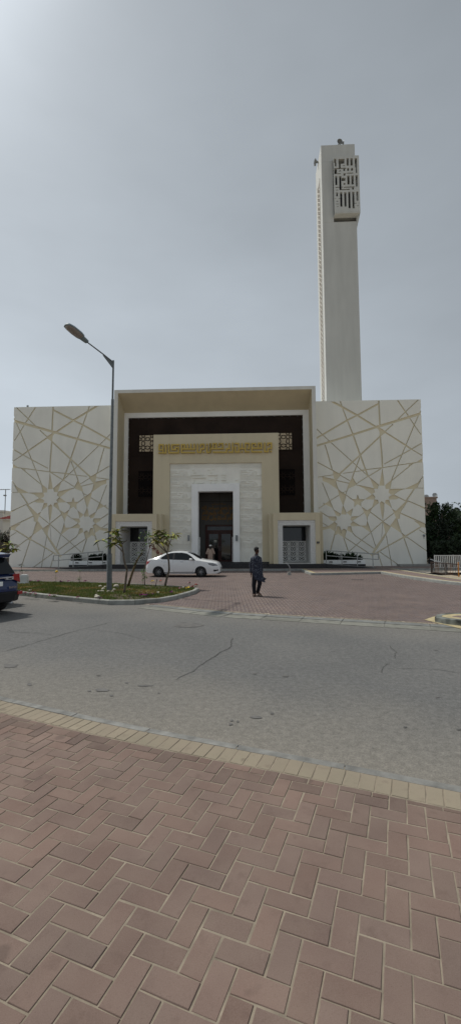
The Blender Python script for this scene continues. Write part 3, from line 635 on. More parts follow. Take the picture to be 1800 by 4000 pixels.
# carved panel: white slab with comb ribs and little ledges
cp = MB(); d0, d1, dz_ = -2.88, .76, 6.36
yF = -1.46
cp.box((cw0, yF, .32), (d0, -.9, cz_)); cp.box((d1, yF, .32), (cw1, -.9, cz_)); cp.box((d0, yF, dz_), (d1, -.9, cz_))
random.seed(21)
def column(u0, u1):
    zc = cz_ - .12; n = 24; du = (u1 - u0 - .1) / n
    for k in range(n):
        u = u0 + .05 + du * k; cp.box((u, yF - .035, cz_ - .34 - U(0, .08)), (u + du * .5, yF, cz_ - .06))
    mods = 7; H = (cz_ - .55 - 1.35) / mods
    DH = [(0, .03, .32), (0, .10, .48), (0, .13, .36), (0, .30, .48), (0, 0, .1)]
    for m in range(mods):
        zt = cz_ - .45 - m * H
        rows = [(.10, [(.02, .32), (.42, .62)]), (.20, [(.02, .30), (.70, .76)]), (.30, [(.02, .46), (.58, .64), (.72, .78)]), (.40, [(.03, .07), (.56, .66), (.72, .82)]), (.50, [(.03, .07), (.12, .38), (.46, .5), (.56, .66), (.72, .76), (.94, .97)]), (.60, [(.0, .1), (.14, .42), (.46, .66), (.72, .94), (.96, 1)])]
        for fz, runs in rows:
            z = zt - fz * H * .98
            for a, b in runs:
                cp.box((u0 + (u1 - u0) * a, yF - .055, z - .022), (u0 + (u1 - u0) * b, yF, z + .034))
        for k in range(n):
            u = u0 + .05 + du * k; cp.box((u, yF - .03, zt - H * .98), (u + du * .42, yF, zt - H * .66))
    # star interlace at the foot
    cx = (u0 + u1) / 2; cz2 = .95
    for k in range(16):
        a = 2 * pi * k / 16; p = seg(cx + .22 * cos(a), cz2 + .22 * sin(a), cx + .60 * cos(a + .22), cz2 + .46 * sin(a + .22), .035)
        cp.add([(x, yF - .03, z) for x, z in p] + [(x, yF, z) for x, z in p], [(0, 1, 2, 3), (0, 4, 5, 1), (1, 5, 6, 2), (2, 6, 7, 3), (3, 7, 4, 0)])
column(cw0 + .02, d0 - .02); column(d1 + .02, cw1 - .02)
for k in range(30):
    u = d0 + .06 + k * (d1 - d0 - .1) / 30; cp.box((u, yF - .04, cz_ - .26 - .07 * (k % 2)), (u + .05, yF, cz_ - .05))
for (px, py, L) in ((752, 1836, 5), (758, 1846, 6), (813, 1836, 5), (820, 1846, 6), (832, 1833, 3), (750, 1856, 36), (792, 1856, 5), (812, 1856, 37), (866, 1855, 5), (876, 1855, 5), (750, 1866, 56), (840, 1866, 6), (872, 1865, 6), (757, 1877, 6), (818, 1875, 11), (838, 1875, 11), (866, 1875, 16), (920, 1875, 8), (750, 1886, 8), (767, 1886, 30), (818, 1886, 6), (834, 1886, 10), (870, 1885, 6), (888, 1885, 4)):
    u, z = F(px, py, yF); cp.box((u, yF - .10, z - .035), (u + L * .0193, yF, z + .035))
cp.build('carved_panel', CARVED, MQ)
# white door surround
o0, o1, oz = -2.39, .27, 5.77
dw = MB(); dw.box((d0, -1.66, .32), (o0, -.9, dz_)); dw.box((o1, -1.66, .32), (d1, -.9, dz_)); dw.box((o0, -1.66, oz), (o1, -.9, dz_)); dw.build('door_surround', FRAMEW, MQ, bevel=.01)
# vestibule
vb = MB(); YB_ = 1.15
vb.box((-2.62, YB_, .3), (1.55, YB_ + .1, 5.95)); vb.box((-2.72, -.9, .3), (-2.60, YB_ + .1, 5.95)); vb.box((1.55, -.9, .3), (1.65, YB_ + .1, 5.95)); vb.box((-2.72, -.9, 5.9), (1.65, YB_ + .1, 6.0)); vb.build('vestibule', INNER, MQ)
vf = MB(); vf.box((-2.6, -.9, .30), (1.55, YB_, .326)); vf.build('vestibule_floor', BLACKST, MQ)
# door in the vestibule
ua, za = F(803, 2050, YB_ - .06); ub, _ = F(908, 2050, YB_ - .06); ub += .12
dr = MB(); w_ = ub - ua; y0 = YB_ - .10
def rectframe(mb, u0, u1, z0, z1, t, ya, yb, mi=0):
    mb.box((u0, ya, z0), (u0 + t, yb, z1), mi); mb.box((u1 - t, ya, z0), (u1, yb, z1), mi); mb.box((u0 + t, ya, z0), (u1 - t, yb, z0 + t), mi); mb.box((u0 + t, ya, z1 - t), (u1 - t, yb, z1), mi)
rectframe(dr, ua, ub, .33, za, .15, y0, YB_ - .004); dr.box((ua + .15, y0, za - .62), (ub - .15, YB_ - .004, za - .45)); dro = dr.build('door', WOOD, MQ)
tg = MB(); tg.box((ua + .15, y0 + .04, za - .45), (ub - .15, y0 + .06, za - .15)); tg.build('transom_pane', mat('grey_glass', (.10, .115, .13), .25), dro)
um = (ua + ub) / 2
for (a, b) in ((ua + .16, um - .01), (um + .01, ub - .16)):
    lf = MB(); rectframe(lf, a, b, .34, za - .63, .13, y0 + .02, y0 + .07); l_ = lf.build('door_leaf', WOOD, dro)
    MB().box((a + .13, y0 + .035, .47), (b - .13, y0 + .05, za - .76)).build('pane', GLASS_D, l_)
    MB().tube([(um + (.06 if a > um - .1 else -.06), y0 - .03, 1.2), (um + (.06 if a > um - .1 else -.06), y0 - .03, 1.6)], .014).build('handle', STEEL, l_)
u, z = F(841, 2114, y0); MB().box((u - .12, y0 + .028, z - .09), (u + .12, y0 + .033, z + .09)).build('notice', mat('paper', (.55, .55, .48), .8), dro)
# gate leaves folded back at both jambs
def gate(name, u0, u1, z0, z1, y, cols, rows, parent, along='x', xx=0):
    """white lattice gate leaf: frame, stiles, roundels"""
    t = .05; cells = []; polys = []; tests = []
    cw = (u1 - u0 - t * (cols + 1)) / cols; ch = (z1 - z0 - 2 * t) / rows
    holes = []
    for c_ in range(cols):
        a = u0 + t + c_ * (cw + t); holes.append([(a, z0 + t), (a + cw, z0 + t), (a + cw, z1 - t), (a, z1 - t)])
        for r_ in range(rows):
            cx = a + cw / 2; cz = z0 + t + (r_ + .5) * ch; rr = min(cw, ch) / 2
            for (ro, ri, nn_) in ((1.06, .76, 18), (.52, .26, 12)):
                A = ngon(cx, cz, cw / 2 * ro, nn_, 0, ch / 2 * ro * 1.08); B = ngon(cx, cz, cw / 2 * ri, nn_, 0, ch / 2 * ri * 1.08); tests.append((A, B)); polys += [A, B]
            for k in range(4):
                ang = pi / 2 * k; s_ = seg(cx + .44 * cw / 2 * cos(ang), cz + .44 * ch / 2 * sin(ang), cx + .88 * cw / 2 * cos(ang), cz + .95 * ch / 2 * sin(ang), .045); tests.append((s_, None)); polys.append(s_)
            for sx_ in (-1, 1):
                for sz_ in (-1, 1):
                    s_ = seg(cx + sx_ * cw * .27, cz + sz_ * ch * .27, cx + sx_ * cw * .49, cz + sz_ * ch * .49, .05); tests.append((s_, None)); polys.append(s_)
    bd = [(u0, z0), (u1, z0), (u1, z1), (u0, z1)]
    def cb(q, h):
        for i in range(4):
            if q: q = clip(q, h[(i + 1) % 4], h[i])
        return q
    cl = list(holes)
    for p in polys:
        for h in holes:
            q = cb(p, h)
            if q and len(q) > 2: cl.append(q)
    def keep(x, z):
        if not any(inpoly(x, z, h) for h in holes): return True
        return any(inpoly(x, z, A) and not (B and inpoly(x, z, B)) for A, B in tests)
    P = None
    if along == 'y': P = lambda x, z, yy: (xx + (yy - y), x, z)
    mb = MB(); relief(mb, bd, cl, keep, y, y + .03, 0, P); return mb.build(name, PWHITE, parent)
gl = gate('gate_leaf', -1.55, -.75, .36, 2.3, 0, 1, 4, MQ, 'y', -2.36)
gl = gate('gate_leaf', -1.55, -.75, .36, 2.3, 0, 1, 4, MQ, 'y', .20)
# wall lamps beside the door
for px in (737, 924):
    u, z = F(px, 2102, -1.75); lm_ = MB(); lm_.tube([(u, -1.75, z - .22), (u, -1.75, z + .22)], .075, 12); lm_.box((u - .03, -1.74, z - .1), (u + .03, -1.655, z + .1)); lm_.build('wall_light', GREY_P, MQ, smooth=True, angle=40)
# lettering
def bars(L, ox, oy, s, w, off, M=MQ):
    pl = []
    for (x1, y1, x2, y2) in L:
        a = F(ox + x1 / s, oy + y1 / s, off); b = F(ox + x2 / s, oy + y2 / s, off); pl.append(seg(*a, *b, w, w / 2 * .98))
    return pl
SG = [(102,168,102,258),(102,168,168,168),(168,168,168,308),(102,258,150,258),(100,308,215,308),(217,205,217,308),(222,172,218,172),(268,162,268,306),(268,306,436,306),(322,168,440,168),(322,168,322,252),(322,252,385,252),(388,252,388,215),(388,215,436,215),(436,215,436,306),
      (490,165,540,165),(490,165,490,300),(540,165,540,240),(490,242,712,242),(592,162,592,242),(650,160,650,242),(710,158,710,242),(490,302,715,302),(765,160,765,298),(765,298,822,298),(822,238,822,298),(822,238,876,238),(876,160,876,238),(818,160,876,160),(818,160,818,192),(872,296,874,296),
      (930,160,932,160),(930,200,930,298),(930,298,985,298),(985,158,985,298)]
SB = [(55,148,110,148),(55,148,55,232),(110,148,110,232),(8,234,232,234),(8,150,8,296),(160,148,222,148),(222,148,222,234),(155,178,160,178),(60,296,288,296),(288,235,288,296),(288,235,340,235),(335,150,335,235),(278,155,280,155),(395,140,395,296),(330,296,395,296),
      (440,146,500,146),(500,146,500,292),(445,292,510,292),(432,212,450,212),(440,212,440,292),(500,234,610,234),(558,148,558,234),(555,290,558,290),(615,144,682,144),(615,144,615,290),(682,144,682,234),(660,232,682,232),(615,290,680,290),
      (728,146,728,290),(728,290,895,290),(728,228,895,228),(728,146,790,146),(790,146,790,182),(840,142,892,142),(840,142,840,228),(892,142,892,228),(950,140,950,286),(950,286,1010,286),(1008,230,1008,286),(1008,230,1066,230),(1066,138,1066,230),(1004,140,1066,140),(1004,140,1004,172),(1058,282,1060,282)]
for L, ox in ((SG, 600), (SB, 820)):
    pl = bars(L, ox, 1700, 4.458, .105, -1.68)
    xs_ = [p[0] for q in pl for p in q]; zs_ = [p[1] for q in pl for p in q]; bd = [(min(xs_) - .1, min(zs_) - .1), (max(xs_) + .1, min(zs_) - .1), (max(xs_) + .1, max(zs_) + .1), (min(xs_) - .1, max(zs_) + .1)]
    mb = MB(); relief(mb, bd, pl, lambda x, z: any(inpoly(x, z, q) for q in pl), -1.74, -1.602); lo = mb.build('lettering', GOLD, MQ)
PFm = {'ا': 0xFE8D, 'ب': 0xFE8F, 'ت': 0xFE95, 'ة': 0xFE93, 'ج': 0xFE9D, 'ح': 0xFEA1, 'خ': 0xFEA5, 'د': 0xFEA9, 'ر': 0xFEAD, 'ز': 0xFEAF, 'س': 0xFEB1, 'ص': 0xFEB9, 'ع': 0xFEC9, 'ق': 0xFED5, 'ك': 0xFED9, 'ل': 0xFEDD, 'م': 0xFEE1, 'ن': 0xFEE5, 'ه': 0xFEE9, 'و': 0xFEED, 'ي': 0xFEF1, 'ى': 0xFEEF, 'آ': 0xFE81, 'أ': 0xFE83, 'إ': 0xFE87}
def shape(s):
    out = []
    for w in s.split(' '):
        r = []
        for i, c in enumerate(w):
            pj = i > 0 and w[i - 1] not in 'ادرزوىآأإة'; nj = i < len(w) - 1 and c not in 'ادرزوىآأإة'
            r.append(chr(PFm[c] + (3 if pj and nj else 1 if pj else 2 if nj else 0)))
        out.append(''.join(reversed(r)))
    return ' '.join(reversed(out))
def text_part(name, body, loc, size, width, m, parent, rot=(pi / 2, 0, 0), depth=.01, sy=1):
    cu = bpy.data.curves.new(name, 'FONT'); cu.body = body; cu.size = size; cu.extrude = depth; cu.resolution_u = 2; cu.offset = size * .018
    ob = bpy.data.objects.new(name, cu); COL.objects.link(ob); dg = bpy.context.evaluated_depsgraph_get(); dg.update()
    me = bpy.data.meshes.new_from_object(ob.evaluated_get(dg)); bpy.data.objects.remove(ob); me.name = name
    if not me.vertices: return None
    xs_ = [v.co.x for v in me.vertices]; k = width / (max(xs_) - min(xs_)) if width else 1; x0 = min(xs_)
    for v in me.vertices: v.co.x = (v.co.x - x0) * k; v.co.y *= sy
    me.materials.clear(); me.materials.append(m); o = bpy.data.objects.new(name, me); COL.objects.link(o); o.parent = parent; o.location = loc; o.rotation_euler = rot; return o
for s_, x0, x1, yb, sz in (('بسم الله الرحمن الرحيم', 826, 882, 1971, .17), ('إنما يعمر مساجد الله', 788, 915, 1990, .42), ('من آمن بالله واليوم الآخر', 788, 915, 2009, .42), ('وأقام الصلاة وآتى الزكاة', 788, 915, 2030, .42)):
    a = F(x0, yb, YB_ - .02); b = F(x1, yb, YB_ - .02); text_part('inscription', shape(s_), (a[0], YB_ - .02, a[1]), sz, b[0] - a[0], GOLD_D, MQ)

# platform and steps of black granite
pl = MB()
pl.box((-9.15, -2.96, 0), (-4.9, .3, .318)); pl.box((2.85, -2.96, 0), (7.0, .3, .318)); pl.box((-4.9, -2.3, 0), (2.85, .3, .316)); pl.box((-4.9, -2.62, 0), (2.85, -2.3, .21)); pl.box((-4.9, -2.94, 0), (2.85, -2.62, .105))
pl.build('granite_base', BLACKST, MQ, bevel=.006)
lt = MB(); lt.box((-5.82, -1.75, .318), (3.72, -1.6, .42)); lt.build('plinth_trim', BLACKST, MQ)
# side porches
def porch(u0, u1, inner_right):
    zt = 4.0; oL, oR, ot = u0 + .69, u1 - .69, 3.10; wL, wR, wt = u0 + .33, u1 - .33, 3.46; y0, y1 = -2.90, -1.5
    p = MB()
    p.box((u0, y0, .32), (wL, y1, zt)); p.box((wR, y0, .32), (u1, y1, zt)); p.box((wL, y0, wt), (wR, y1, zt))
    p.box((u0 - .26, y0 + .38, .32), (u0, y1, zt + .03)); p.box((u1, y0 + .38, .32), (u1 + .26, y1, zt + .03)); p.box((u0, y0 + .38, zt), (u1, y1, zt + .03))
    po = p.build('porch', CREAM, MQ, bevel=.01)
    w = MB(); yy = y0 + .06
    w.box((wL, yy, .28), (oL, -.2, wt)); w.box((oR, yy, .28), (wR, -.2, wt)); w.box((oL, yy, ot), (oR, -.2, wt))
    random.seed(5)
    for k in range(15):
        z = .5 + k * .2
        for (a, b) in ((wL, oL), (oR, wR)):
            c = (a + b) / 2; w.add(*_boss(c, yy, z, .045)); w.add(*_boss(c - .1, yy, z + .1, .02)); w.add(*_boss(c + .1, yy, z + .1, .02))
    for k in range(16):
        u = wL + .1 + k * (wR - wL - .2) / 15; w.add(*_boss(u, yy, (ot + wt) / 2 + .02, .04)); w.add(*_boss(u + .06, yy, ot + .06, .018)); w.add(*_boss(u + .06, yy, wt - .06, .018))
    w.box((oL - .02, yy - .012, .40), (oL + .0, yy, ot + .02)); w.box((oR, yy - .012, .40), (oR + .02, yy, ot + .02)); w.box((oL, yy - .012, ot), (oR, yy, ot + .02))
    w.build('porch_frame', mat('carved_grey_stone', (.62, .62, .60), .8, .12, 14, .6, 40), po)
    MB().box((oL, -.16, 1.98), (oR, -.12, ot)).build('porch_window', GLASS_D, po)
    MB().box((oL, y0 + .1, .319), (oR, -.24, .345)).build('bounce_sill', FRAMEG, po)  # grey sill, carried back as a pale floor added to bounce light
    g = gate('porch_gate', oL, oR, .36, 1.98, -.22, 3, 4, po)
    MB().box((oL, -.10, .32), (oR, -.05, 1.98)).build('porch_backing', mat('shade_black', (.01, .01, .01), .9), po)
def _boss(u, y, z, r):
    v = [(u + r * cos(2 * pi * k / 6), y, z + r * sin(2 * pi * k / 6)) for k in range(6)] + [(u + r * .5 * cos(2 * pi * k / 6), y - r * .5, z + r * .5 * sin(2 * pi * k / 6)) for k in range(6)]
    return v, [(k, (k + 1) % 6, 6 + (k + 1) % 6, 6 + k) for k in range(6)] + [tuple(range(6, 12))], 0
porch(-8.66, -5.28, 1); porch(3.20, 6.56, -1)
# name plate and door camera
u, z = F(1241, 2119, -2.9); MB().box((u - .09, -2.94, z - .07), (u + .09, -2.9, z + .07)).build('name_plate', mat('plate_black', (.02, .02, .02), .4), MQ)
MB().box((u - .05, -2.944, z - .01), (u + .05, -2.94, z + .03)).build('plate_text', mat('plate_grey', (.25, .25, .25), .5), MQ)

# planters with black spot lamps, ramps and rails on both sides
RAILM = mat('rail_steel', (.34, .35, .34), .4, .1, 6, metal=.15)
def ramp(side):
    T = lambda p: F(*p, -3.0)
    ua = 6.92 if side > 0 else -9.2; ub = ua + side * 3.55
    o = thing('ramp', 'sloping black granite ramp at the foot of the ' + ('right wing wall, beside the right porch' if side > 0 else 'left wing wall, behind the lamp post'), 'ramp', (0, FD0, 0), FY, 'ramps beside the porches')
    m = MB(); a, b = min(ua, ub), max(ua, ub); za, zb = (.30, .02) if side > 0 else (.02, .30)
    m.add([(a, -2.96, 0), (b, -2.96, 0), (b, -1.6, 0), (a, -1.6, 0), (a, -2.96, za), (b, -2.96, zb), (b, -1.6, zb), (a, -1.6, za)], [(4, 5, 6, 7), (0, 1, 5, 4), (1, 2, 6, 5), (2, 3, 7, 6), (3, 0, 4, 7)]); m.build('ramp_slab', BLACKST, o)
    r = thing('handrail', 'brushed steel handrail along the ' + ('right' if side > 0 else 'left') + ' ramp, rising towards the porch', 'handrail', (0, FD0, 0), FY, 'handrails of the ramps')
    y = -2.9; n = 4; L = abs(ub - ua) + .15; sl_ = .28 / 3.55
    top = lambda t: (ua + side * t, y, .98 + .30 - sl_ * t); mid_ = lambda t: (ua + side * t, y, .60 + .30 - sl_ * t)
    m = MB(); m.tube([top(0), top(L)], .036); m.tube([mid_(0), mid_(L)], .03); m.tube([top(L), mid_(L)], .034); m.build('rail', RAILM, r, smooth=True, angle=40)
    for k in range(n):
        t = .03 + (L - .42) / (n - 1) * k; p = top(t); MB().tube([(p[0], y, max(0, .28 - sl_ * t)), (p[0], y, p[2])], .033).build('post', RAILM, r, smooth=True, angle=40)
    b = thing('planter_box', 'long white planter wall with black edging under the ' + ('right' if side > 0 else 'left') + ' star panel', 'planter', (0, FD0, 0), FY, 'planters along the wing walls')
    m = MB(); a1, b1 = (ua + .02, ua + 3.2) if side > 0 else (ua - 3.2, ua - .02)
    m.box((a1, -1.3, 0), (b1, -1.12, .52)); m.box((a1, -1.12, 0), (a1 + .15, -.06, .52)); m.box((b1 - .15, -1.12, 0), (b1, -.06, .52)); m.build('planter_wall', FRAMEW, b)
    MB().box((a1 + .15, -1.12, 0), (b1 - .15, -.06, .44)).build('soil', mat('soil', (.06, .045, .03), .95), b)
    MB().box((a1 - .01, -1.32, 0), (b1 + .01, -1.302, .22)).build('black_edging', BLACKST, b)
    for k in range(3):
        u = a1 + .5 + k * 1.05; MB().box((u, -1.36, .36), (u + .24, -1.302, .42)).build('spot_lamp', mat('lamp_black', (.01, .01, .01), .4), b)
    return a1, b1
PL_R = ramp(1); PL_L = ramp(-1)
# concrete ledge past the right end of the mosque
m = MB(); m.box((URx - 2.3, -.75, 0), (URx + 1.6, -.06, .16)); q = m.build('ledge', CONC); q.location = (0, FD0, 0); q.rotation_euler = (0, 0, FY); tag(q, 'low grey concrete ledge at the foot of the right end of the mosque', 'ledge')
# small devices on the walls
def cam_dome(px, py, off, label):
    u, z = F(px, py, off); m = MB(); m.ell((0, 0, 0), (.09, .09, .09), 10, 6); m.box((-.04, 0, -.02), (.04, .12, .1)); m.tube([(0, .05, -.25), (0, .05, -.02)], .02); p = W(u, off - .08, z); o = m.build('security_camera', GREY_P, smooth=True, angle=40); o.location = p; tag(o, label, 'camera', 'security cameras'); return o
cam_dome(1653, 2092, -.05, 'tiny grey security camera on the right edge of the right star wall')
cam_dome(111, 1588, .2, 'small dark camera on the parapet of the left star wall')

# ------------------------------------------------------------------ minaret
MN = thing('minaret', 'tall square grey white minaret with pierced calligraphy balcony near its top', 'minaret', W(0, 0, 0), FY)
mu0, mu1, my0, my1, mz = 8.50, 11.63, 4.0, 7.15, 39.15
Bx0, _ = F(1301, 620, 3.6); Bx1, Bz1 = F(1399.5, 609.5, 3.55); _, Bz0 = F(1407, 825, 3.55); Bx1 = (Bx1 + F(1407, 825, 3.55)[0]) / 2
sh = MB()
sh.box((mu0, my0, 0), (mu1, my1, Bz0 - .6)); 
core_t = .22
# hollow belfry behind the balcony
for a, b in (((mu0, my0, Bz0 - .6), (Bx0, my0 + core_t, Bz1)), ((mu0, my0 + core_t, Bz0 - .6), (mu0 + core_t, my1, Bz1)), ((mu0 + core_t, my1 - core_t, Bz0 - .6), (mu1 - .08, my1, Bz1))): sh.box(a, b)
sh.box((mu1 - .35, my1 - core_t, Bz0 - .6), (mu1, my1, Bz0 + .6)); sh.box((mu0, my0, Bz1), (mu1, my1, mz))
sh.build('shaft', TOWER, MN, bevel=.015)
# balcony front and side, pierced
S7 = 5.268
def QP(x, y): return F(1220 + x / S7, 540 + y / S7, 3.55)
HO = [(405,425,485,505),(457,500,490,577),(530,425,655,522),(540,522,578,612),(622,555,662,570),(697,412,742,562),(775,412,825,560),(866,410,912,600),(418,616,690,628),(420,628,500,735),(500,722,582,735),(543,665,583,682),(630,628,668,672),(708,612,748,670),(785,612,830,665),(885,590,914,715),(632,720,690,730),(632,730,672,768),(705,710,838,724),
      (465,778,508,962),(548,775,592,1065),(592,815,675,875),(635,920,673,955),(712,768,760,950),(795,765,845,950),(882,760,928,992),(470,1003,620,1015),(640,998,860,1010),(482,1060,523,1073),(592,1046,765,1062),(810,1010,848,1055),(484,1115,520,1192),(566,1112,612,1405),(650,1110,697,1405),(733,1100,780,1440),(815,1100,862,1440),(898,1095,940,1283),
      (443,1237,483,1248),(528,1237,565,1248),(487,1290,527,1302),(478,1347,545,1358),(495,1400,532,1410),(865,1330,905,1341),(945,1330,978,1341),(905,1385,945,1395)]
def hole(h):
    x0, y0, x1, y1 = h; k = .045                      # columns lean in the picture; upright on the tower
    return [QP(x0, y1), QP(x1, y1), QP(x1, y0), QP(x0, y0)]
holes = []
for h in HO:
    q = hole(h); us = sum(p[0] for p in q) / 4; zs = [min(p[1] for p in q), max(p[1] for p in q)]; w = abs(q[1][0] - q[0][0])
    holes.append([(us - w / 2, zs[0]), (us + w / 2, zs[0]), (us + w / 2, zs[1]), (us - w / 2, zs[1])])
bd = [(Bx0, Bz0), (Bx1, Bz0), (Bx1, Bz1), (Bx0, Bz1)]
hc = []
for q in holes:
    q = [(min(max(x, Bx0 + .04), Bx1 - .07), min(max(z, Bz0 + .1), Bz1 - .1)) for x, z in q]
    if q[1][0] - q[0][0] > .02 and q[2][1] - q[1][1] > .02: hc.append(q)
bl = MB(); relief(bl, bd, hc, lambda x, z: not any(inpoly(x, z, q) for q in hc), 3.55, 3.77)
# side face with similar piercings (mirrored onto depth)
Wd = 2.6; sd = [(3.77, Bz0), (3.77 + Wd, Bz0), (3.77 + Wd, Bz1), (3.77, Bz1)]
hs_ = [[(3.77 + Wd - (x - Bx0) / (Bx1 - Bx0) * (Wd - .1) - .05, z) for x, z in q][::-1] for q in hc]
relief(bl, sd, hs_, lambda x, z: not any(inpoly(x, z, q) for q in hs_), Bx1, Bx1 - .2, 0, lambda x, z, y: (y, x, z))
bl.box((Bx1 - .2, 3.77 + Wd, Bz0), (mu1 - .02, my1 - .3, Bz1))
bl.box((Bx0, 3.56, Bz0 - .12), (Bx1 - .003, my0 + 2.6, Bz0 - .002)); bl.box((Bx0, 3.57, Bz1 + .002), (Bx1 - .004, my0 + 2.6, Bz1 + .1))
# splayed underside
zz = Bz0 - .12
bl.add([(Bx0, 3.56, zz), (Bx1 - .003, 3.56, zz), (Bx1 - .003, my0 + 2.6, zz), (Bx0, my0 + 2.6, zz), (Bx0, my0 - .001, zz - .12), (mu1 - .05, my0 - .001, zz - .12), (mu1 + .002, my0 + 2.4, zz - 1.15), (mu1 + .002, my0, zz - 1.15)], [(0, 4, 5, 1), (1, 5, 7), (1, 7, 6, 2)])
bl.build('balcony', TOWER, MN)
MB().box((mu0 + .9, my0 + 1.2, Bz0 - .6), (mu0 + 2.2, my0 + 2.2, Bz1 - .3)).build('belfry_shade_block', mat('belfry_shade_dark', (.05, .05, .06), .8), MN)  # dark block added so the pierced holes read as shaded void
# lattice strip down the left face
ls = MB(); z = 1.0
ls.box((mu0 - .012, my0 + 1.0, 1.0), (mu0 - .002, my0 + 2.1, 36.6), 1)
ls.box((mu0 - .05, my0 + .93, .9), (mu0 - .002, my0 + 1.0, 36.7)); ls.box((mu0 - .05, my0 + 2.1, .9), (mu0 - .002, my0 + 2.17, 36.7))
while z < 36.0:
    yc = my0 + 1.55
    for s1 in (-1, 1):
        for (a, b) in ((0, .55), (.55, 0)):
            p = seg(yc + s1 * a, z, yc + s1 * b, z + .45, .09); ls.add([(mu0 - .045, x, q) for x, q in p] + [(mu0 - .012, x, q) for x, q in p], [(3, 2, 1, 0), (0, 1, 5, 4), (1, 2, 6, 5), (2, 3, 7, 6), (3, 0, 4, 7), (0, 1, 2, 3)], 0)
    z += .45
ls.build('lattice_strip', [mat('lattice_cream', (.52, .50, .46), .8), mat('lattice_shade', (.20, .17, .15), .9)], MN)
# loudspeakers
def horn(pt, direction, r, label, L=.45):
    q = Vector(direction).to_track_quat('Z', 'Y').to_matrix(); m = MB()
    m.lathe([(.0, -L), (r * .28, -L), (r * .30, -L * .55), (r * .45, -L * .35), (r * .75, -L * .12), (r, 0), (r * .97, .01), (r * .7, -L * .14), (r * .25, -L * .4), (0, -L * .2)], (0, 0, 0), 20, 0, q); m.tube([(0, 0, -.05 - r), (0, 0, -.02)], .03)
    m.box((-.08, -.08, -r - .12), (.08, .08, -r - .03)); o = m.build('loudspeaker', mat('horn_grey', (.20, .21, .21), .55), smooth=True, angle=50); o.location = pt; tag(o, label, 'loudspeaker', 'loudspeakers on the minaret'); return o
u, z = F(1326, 552, 4.25); horn(W(u, 4.25, z), (.1, -1, -.05), .26, 'round grey horn loudspeaker facing the street on the minaret roof')
u2, z = F(1341, 558, 4.35); horn(W(u2, 4.35, z), (1, -.12, 0), .22, 'grey horn loudspeaker turned sideways, right of the round one on the roof', .3)
u, z = F(1230, 628, 5.5); horn(W(mu0 - .32, 5.6, z), (-1, -.2, 0), .27, 'grey horn loudspeaker on the left face of the minaret near the top')
# ------------------------------------------------------------------ planted island
PKM = mat('planter_kerb_concrete', (.27, .275, .26), .9, .2, 5, .4, 60, attr=True)
OUT = [(-30, 28.6), (-7.95, 16.40), (-5.9, 14.95), (-3.88, 13.72), (-3.3, 13.62), (-2.82, 13.87), (-2.23, 14.20), (-1.85, 14.95), (-1.45, 16.2), (-1.24, 17.0), (-1.3, 17.6), (-1.75, 18.05), (-3.3, 19.0), (-6, 20.3), (-12, 21.9), (-30, 30.5)]
SOILM = mat('lawn_soil', (.075, .06, .038), .95, .3, 3, .4, 30)
INN = offs(OUT + [OUT[0]], -.14)[:-1]
def insetp(P, d):
    n = len(P); o = []
    ar = sum(P[i][0] * P[(i + 1) % n][1] - P[(i + 1) % n][0] * P[i][1] for i in range(n)); s = 1 if ar > 0 else -1
    for i in range(n):
        a, p, b = P[i - 1], P[i], P[(i + 1) % n]; e1 = Vector((p[0] - a[0], p[1] - a[1])).normalized(); e2 = Vector((b[0] - p[0], b[1] - p[1])).normalized()
        m = Vector((-e1.y, e1.x)) * s + Vector((-e2.y, e2.x)) * s; m = m * (2 * d / max(m.length_squared, 1.2)); o.append((p[0] + m.x, p[1] + m.y))
    return o
pk = MB(); ring = walk(OUT + [OUT[0]], .86)
INr = insetp(ring, .13)
for i in range(len(ring)):
    a, b = ring[i], ring[(i + 1) % len(ring)]; c_, d_ = INr[i], INr[(i + 1) % len(ring)]; t = U(.82, 1.14)
    if hypot(a[0] - b[0], a[1] - b[1]) > 2: continue
    g = .006; A = (a[0] + (b[0] - a[0]) * g, a[1] + (b[1] - a[1]) * g); B = (b[0] - (b[0] - a[0]) * g, b[1] - (b[1] - a[1]) * g); C_ = (c_[0] + (d_[0] - c_[0]) * g, c_[1] + (d_[1] - c_[1]) * g); D_ = (d_[0] - (d_[0] - c_[0]) * g, d_[1] - (d_[1] - c_[1]) * g)
    A2 = (A[0] * .85 + C_[0] * .15, A[1] * .85 + C_[1] * .15); B2 = (B[0] * .85 + D_[0] * .15, B[1] * .85 + D_[1] * .15)
    pk.add([(*A, -.2), (*B, -.2), (*A, -.022), (*B, -.022), (*A2, 0), (*B2, 0), (*C_, 0), (*D_, 0), (*C_, -.2), (*D_, -.2)], [(0, 1, 3, 2), (2, 3, 5, 4), (4, 5, 7, 6), (6, 7, 9, 8), (0, 2, 4, 6, 8), (9, 7, 5, 3, 1)], c=(t, t, t * .98))
struct(pk.build('planter_kerb', PKM))
IN2 = insetp(OUT, .12)
struct(MB().add([(x, y, -.03) for x, y in IN2], [tuple(range(len(IN2)))]).build('lawn_bed', SOILM))
LEAFA = lambda name, col, rough=.6, tr=.0: mat(name, col, rough, .18, 9, attr=True, spec=.25)
GRASSM = LEAFA('grass_green', (.145, .185, .04))
gm = MB(); cnt = 0; random.seed(33)
IN3 = insetp(OUT, .17)
